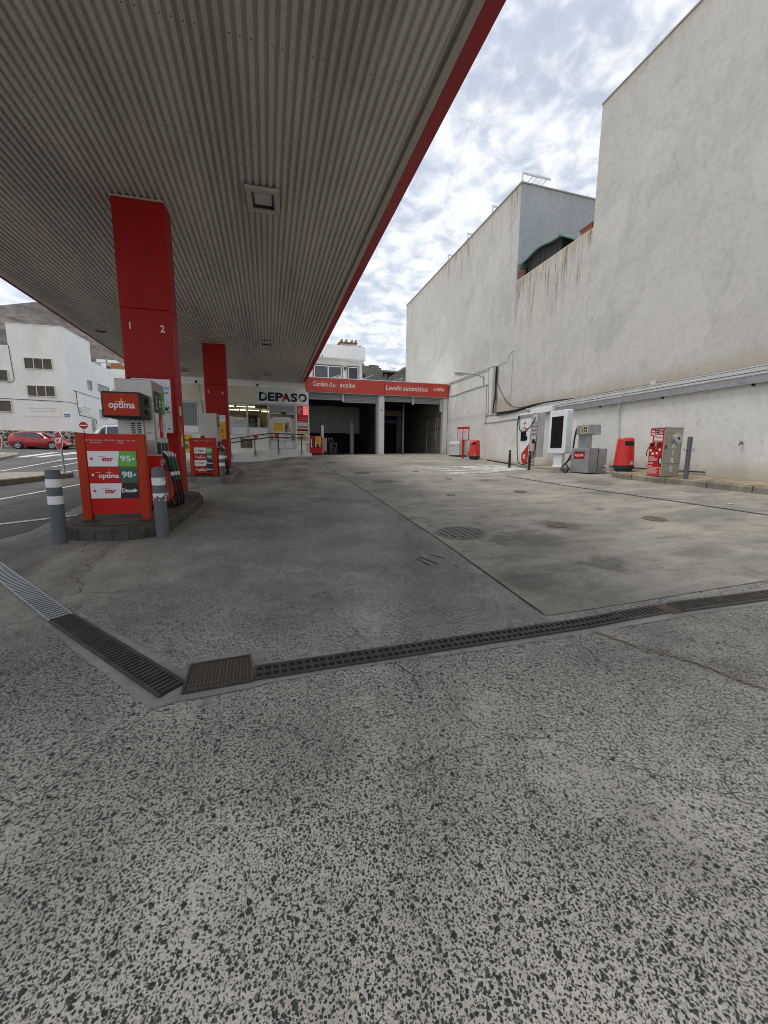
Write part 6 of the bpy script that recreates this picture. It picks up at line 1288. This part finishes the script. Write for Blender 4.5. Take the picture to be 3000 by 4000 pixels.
def car(name, label, cat, loc, rz, st, paint, wx, wr, glass, extra):
    # stations along x: (x, z under, z waist, z roof, half width low, half width at waist, half width at roof)
    r = thing(name, label, cat, loc, rz); rings = []
    for x, zu, zb, zr, wl, ww, wr_ in st:
        h = [(wl*.92, zu), (wl, zu+.10), (ww, (zu+zb)/2+.02), (ww*.985, zb), (wr_+.02, zr-.05), (wr_*.75, zr), ]
        rings.append([(x, -a, z) for a, z in h]+[(x, a, z) for a, z in h[::-1]])
    MB().loft(rings).build('body', paint, r, smooth=True)
    for (ia, ib, fa, fb) in glass:                     # side windows, from station ia to ib (fractions of the pillar height)
        f = MB(); xs_ = [p[0] for p in st]
        for s_ in (-1, 1):
            prev = None
            for kk in range(13):
                u = kk/12; x = ia[0]+(ib[0]-ia[0])*u; col_ = []
                for t in (ia[1]+(ia[2]-ia[1])*u, ib[1]+(ib[2]-ib[1])*u):
                    zb = np.interp(x, xs_, [p[2] for p in st]); zr = np.interp(x, xs_, [p[3] for p in st])-.05; ww = np.interp(x, xs_, [p[5]*.985 for p in st]); w3 = np.interp(x, xs_, [p[6]+.02 for p in st])
                    col_.append((x, s_*(ww+(w3-ww)*t+.012), zb+(zr-zb)*t))
                if prev: f.quad(prev[0], col_[0], col_[1], prev[1])
                prev = col_
        f.build('side_window', K['gd'], r)
    for x in wx:
        for s_ in (-1, 1):
            wh = wheel(r, x, s_*.78, wr, wr, s_); 
            MB().cyl((x, s_*.70, wr+.01), (x, s_*.868, wr+.01), wr*1.17, n=26).build('wheel_arch', K['dark'], r)
    for c in r.children:
        if c.name.startswith('wheel') and not c.name.startswith('wheel_arch'): c.location.y = (-.80 if c.location.y < 0 else .80); c.rotation_euler = (R_(90), 0, 0) if c.location.y < 0 else (R_(-90), 0, 0)
    extra(r); return r
clio = [(-2.02, .38, .80, .86, .55, .60, .55), (-1.96, .28, .88, 1.10, .76, .80, .55), (-1.80, .24, .95, 1.32, .82, .855, .56), (-1.45, .21, .97, 1.43, .84, .87, .57), (-.8, .19, .95, 1.48, .84, .87, .58), (-.1, .18, .92, 1.47, .84, .87, .58), (.35, .18, .90, 1.38, .84, .87, .57), (.85, .18, .89, 1.08, .84, .87, .60), (1.12, .19, .86, .97, .84, .86, .62), (1.55, .21, .78, .88, .82, .84, .60), (1.88, .24, .66, .74, .74, .76, .52), (2.03, .30, .55, .60, .56, .56, .40)]
def clio_x(r):
    MB().quad((.42, -.60, 1.345), (.42, .60, 1.345), (1.08, .68, .985), (1.08, -.68, .985)).build('windscreen', K['gd'], r)
    for o in r.children:
        if o.name.startswith('windscreen'): o.location.z = .045
    for s_ in (-1, 1):
        MB().loft([[(1.50, s_*.83, .66), (1.50, s_*.83, .76), (1.50, s_*.78, .78)], [(1.90, s_*.66, .62), (1.90, s_*.66, .70), (1.90, s_*.6, .72)]]).build('headlight', K['hl'], r)
        MB().box(.55, .72, s_*.87-.03, s_*.87+.12*s_, .93, 1.04).build('mirror', K['blk'], r, bevel=.02)
        MB().box(-2.0, -1.86, s_*.72-.05, s_*.72+.05, .84, .97).build('tail_light', K['redc'], r)
        f = MB(); f.box(-.98, -.965, s_*.872-.003, s_*.872+.003, .30, .93); f.box(.28, .295, s_*.872-.003, s_*.872+.003, .30, .9); f.box(-.75, .75, s_*.868-.004, s_*.868+.006, .27, .31); f.build('door_gap', K['dark'], r)
        for x in (-.72, .05): MB().box(x-.2, x-.05, s_*.872, s_*.895, .80, .83).build('door_handle', K['carw'] if False else K['car'], r)
    MB().box(1.93, 2.05, -.35, .35, .42, .52).build('number_plate', K['whp'], r); MB().box(1.90, 2.035, -.5, .5, .30, .40).build('grille', K['blk'], r)
pc = Vector((-18.62, 41.0, 0)); cz = g(pc.x, pc.y)
car('parked_car', 'red hatchback parked along the rubble stone wall', 'car', (pc.x, pc.y, cz), R_(-5), clio, K['car'], (-1.25, 1.24), .31, [((-1.55, .22, .10), (-.55, .80, .92), 0, 0), ((-.50, .10, .10), (.08, .92, .93), 0, 0), ((.12, .10, .12), (.74, .93, .62), 0, 0)], clio_x)
van = [(-1.9, .5, 1.15, 1.85, .72, .80, .66), (-1.75, .42, 1.2, 1.98, .84, .88, .70), (-.8, .40, 1.2, 2.02, .86, .90, .72), (.25, .40, 1.18, 1.98, .86, .90, .72), (.95, .40, 1.16, 1.35, .86, .90, .74), (1.2, .40, 1.10, 1.20, .86, .88, .72), (1.85, .42, 1.0, 1.08, .80, .82, .66), (2.05, .5, .8, .88, .6, .62, .5)]
def van_x(r):
    MB().box(-1.925, -1.80, -.55, .55, 1.28, 1.75).build('rear_window', K['gd'], r, bevel=.02)
    for s_ in (-1, 1): MB().box(-1.93, -1.78, s_*.74-.06, s_*.74+.06, 1.0, 1.25).build('tail_light', K['redc'], r); MB().box(.75, .9, s_*.9-.02, s_*.9+.14*s_, 1.18, 1.34).build('mirror', K['carw'], r); MB().box(1.8, 2.0, s_*.62-.1, s_*.62+.1, .78, .95).build('headlight', K['hl'], r)
    f = MB()
    for y in (-.55, .55): f.tube([(-1.6, y, 2.05), (.1, y, 2.06)], .02, 5)
    f.build('roof_rail', K['galv'], r)
car('parked_car', 'white off-road car half hidden behind the nearest pump', 'car', (-13.1, 40.0, g(-13.1, 40)+.1), R_(172), van, K['carw'], (-1.2, 1.3), .38, [((-1.6, .1, .1), (-.15, .9, .9), 0, 0), ((-.05, .1, .1), (.75, .9, .45), 0, 0)], van_x)

# ------------------------------------------------------------------ street signs
def disc_sign(label, x, y, zc, rad, rz, pole, face, lean=0.0):
    z0 = g(x, y)+(.15 if pole == 'grey' else 0); r = thing('traffic_sign', label, 'traffic sign', (x, y, z0), rz); h = zc-z0
    MB().tube([(0, .03, 0), (0, .03, h+rad*.8)], .03, 10).build('pole', K['blue'] if pole == 'blue' else K['galv'], r, smooth=True)
    n = 8 if face == 'stop' else 32; a0 = math.pi/8 if face == 'stop' else 0
    P = lambda k: [(k*rad*math.cos(a0+2*math.pi*i/n), h+k*rad*math.sin(a0+2*math.pi*i/n)) for i in range(n)]
    MB().prism(P(1.0), 'y', -.012, -.002).build('rim', K['whp'], r); MB().prism(P(.99), 'y', -.001, .006).build('back', K['galv'], r); MB().prism(P(.93), 'y', -.016, -.0125).build('plate', K['redp'] if face != 'stop' else K['redc'], r)
    if face == 'stop': lettering(r, 'STOP', 0, h, -.0165, rad*.75, K['whp'], rad*1.4, bold=.004)
    elif face == 'noentry': MB().box(-rad*.68, rad*.68, -.019, -.0165, h-rad*.14, h+rad*.14).build('bar', K['whp'], r)
    else: MB().prism(P(.7), 'y', -.019, -.0165).build('centre', K['blk'], r)
    r.rotation_euler = (0, lean, rz); return r
sp = GP(247, 1848, .15)
disc_sign('tilted STOP sign on a grey pole at the tip of the traffic island', sp.x, sp.y, 1.36+.025*sp.y, .30, R_(-48), 'grey', 'stop', R_(-3.5))
disc_sign('small round no entry sign on a blue pole before the white corner building', -11.25*1.27, 38.0, 1.36+(3.107-1.36)*1.27, .30, R_(22), 'blue', 'noentry')
disc_sign('round red rimmed sign cut by the left frame edge', -5.86, 10.87, 1.60, .27, R_(-20), 'grey', 'other')

# ------------------------------------------------------------------ hill
mb = MB(); xs = [-320+8*i for i in range(48)]; ys = [75+9*i for i in range(24)]
def hz_(x, y):
    rid = np.interp(x, [-320, -200, -120, -89, -84, -81, -73, -60, -40, -15, 5, 25, 60], [30, 44, 50, 51.0, 51.4, 51.2, 51.4, 50, 46, 38, 22, 4, 0])
    t = min(1, max(0, (y-75)/105)); s_ = t*t*(3-2*t)*.55+t*.45
    b = rid*(s_ if y <= 180 else 1-.004*(y-180))
    far = 0 if 170 < y < 190 else 1
    return b+far*(2.2*math.sin(x*.09+y*.05)+1.4*math.sin(x*.21-y*.13)+.8*math.sin(x*.5+y*.31))*min(1, t*2)*min(1, rid/30)+(0.3*math.sin(x*.45)+.15*math.sin(x*1.1))*(1-far)
mb.v = [(x, y, hz_(x, y)+.5) for y in ys for x in xs]; nx = len(xs); mb.f = [(j*nx+i, j*nx+i+1, (j+1)*nx+i+1, (j+1)*nx+i) for j in range(len(ys)-1) for i in range(nx-1)]; mb.m = [0]*len(mb.f)
mb.build('hill', K['hill'], kind='structure', smooth=True)
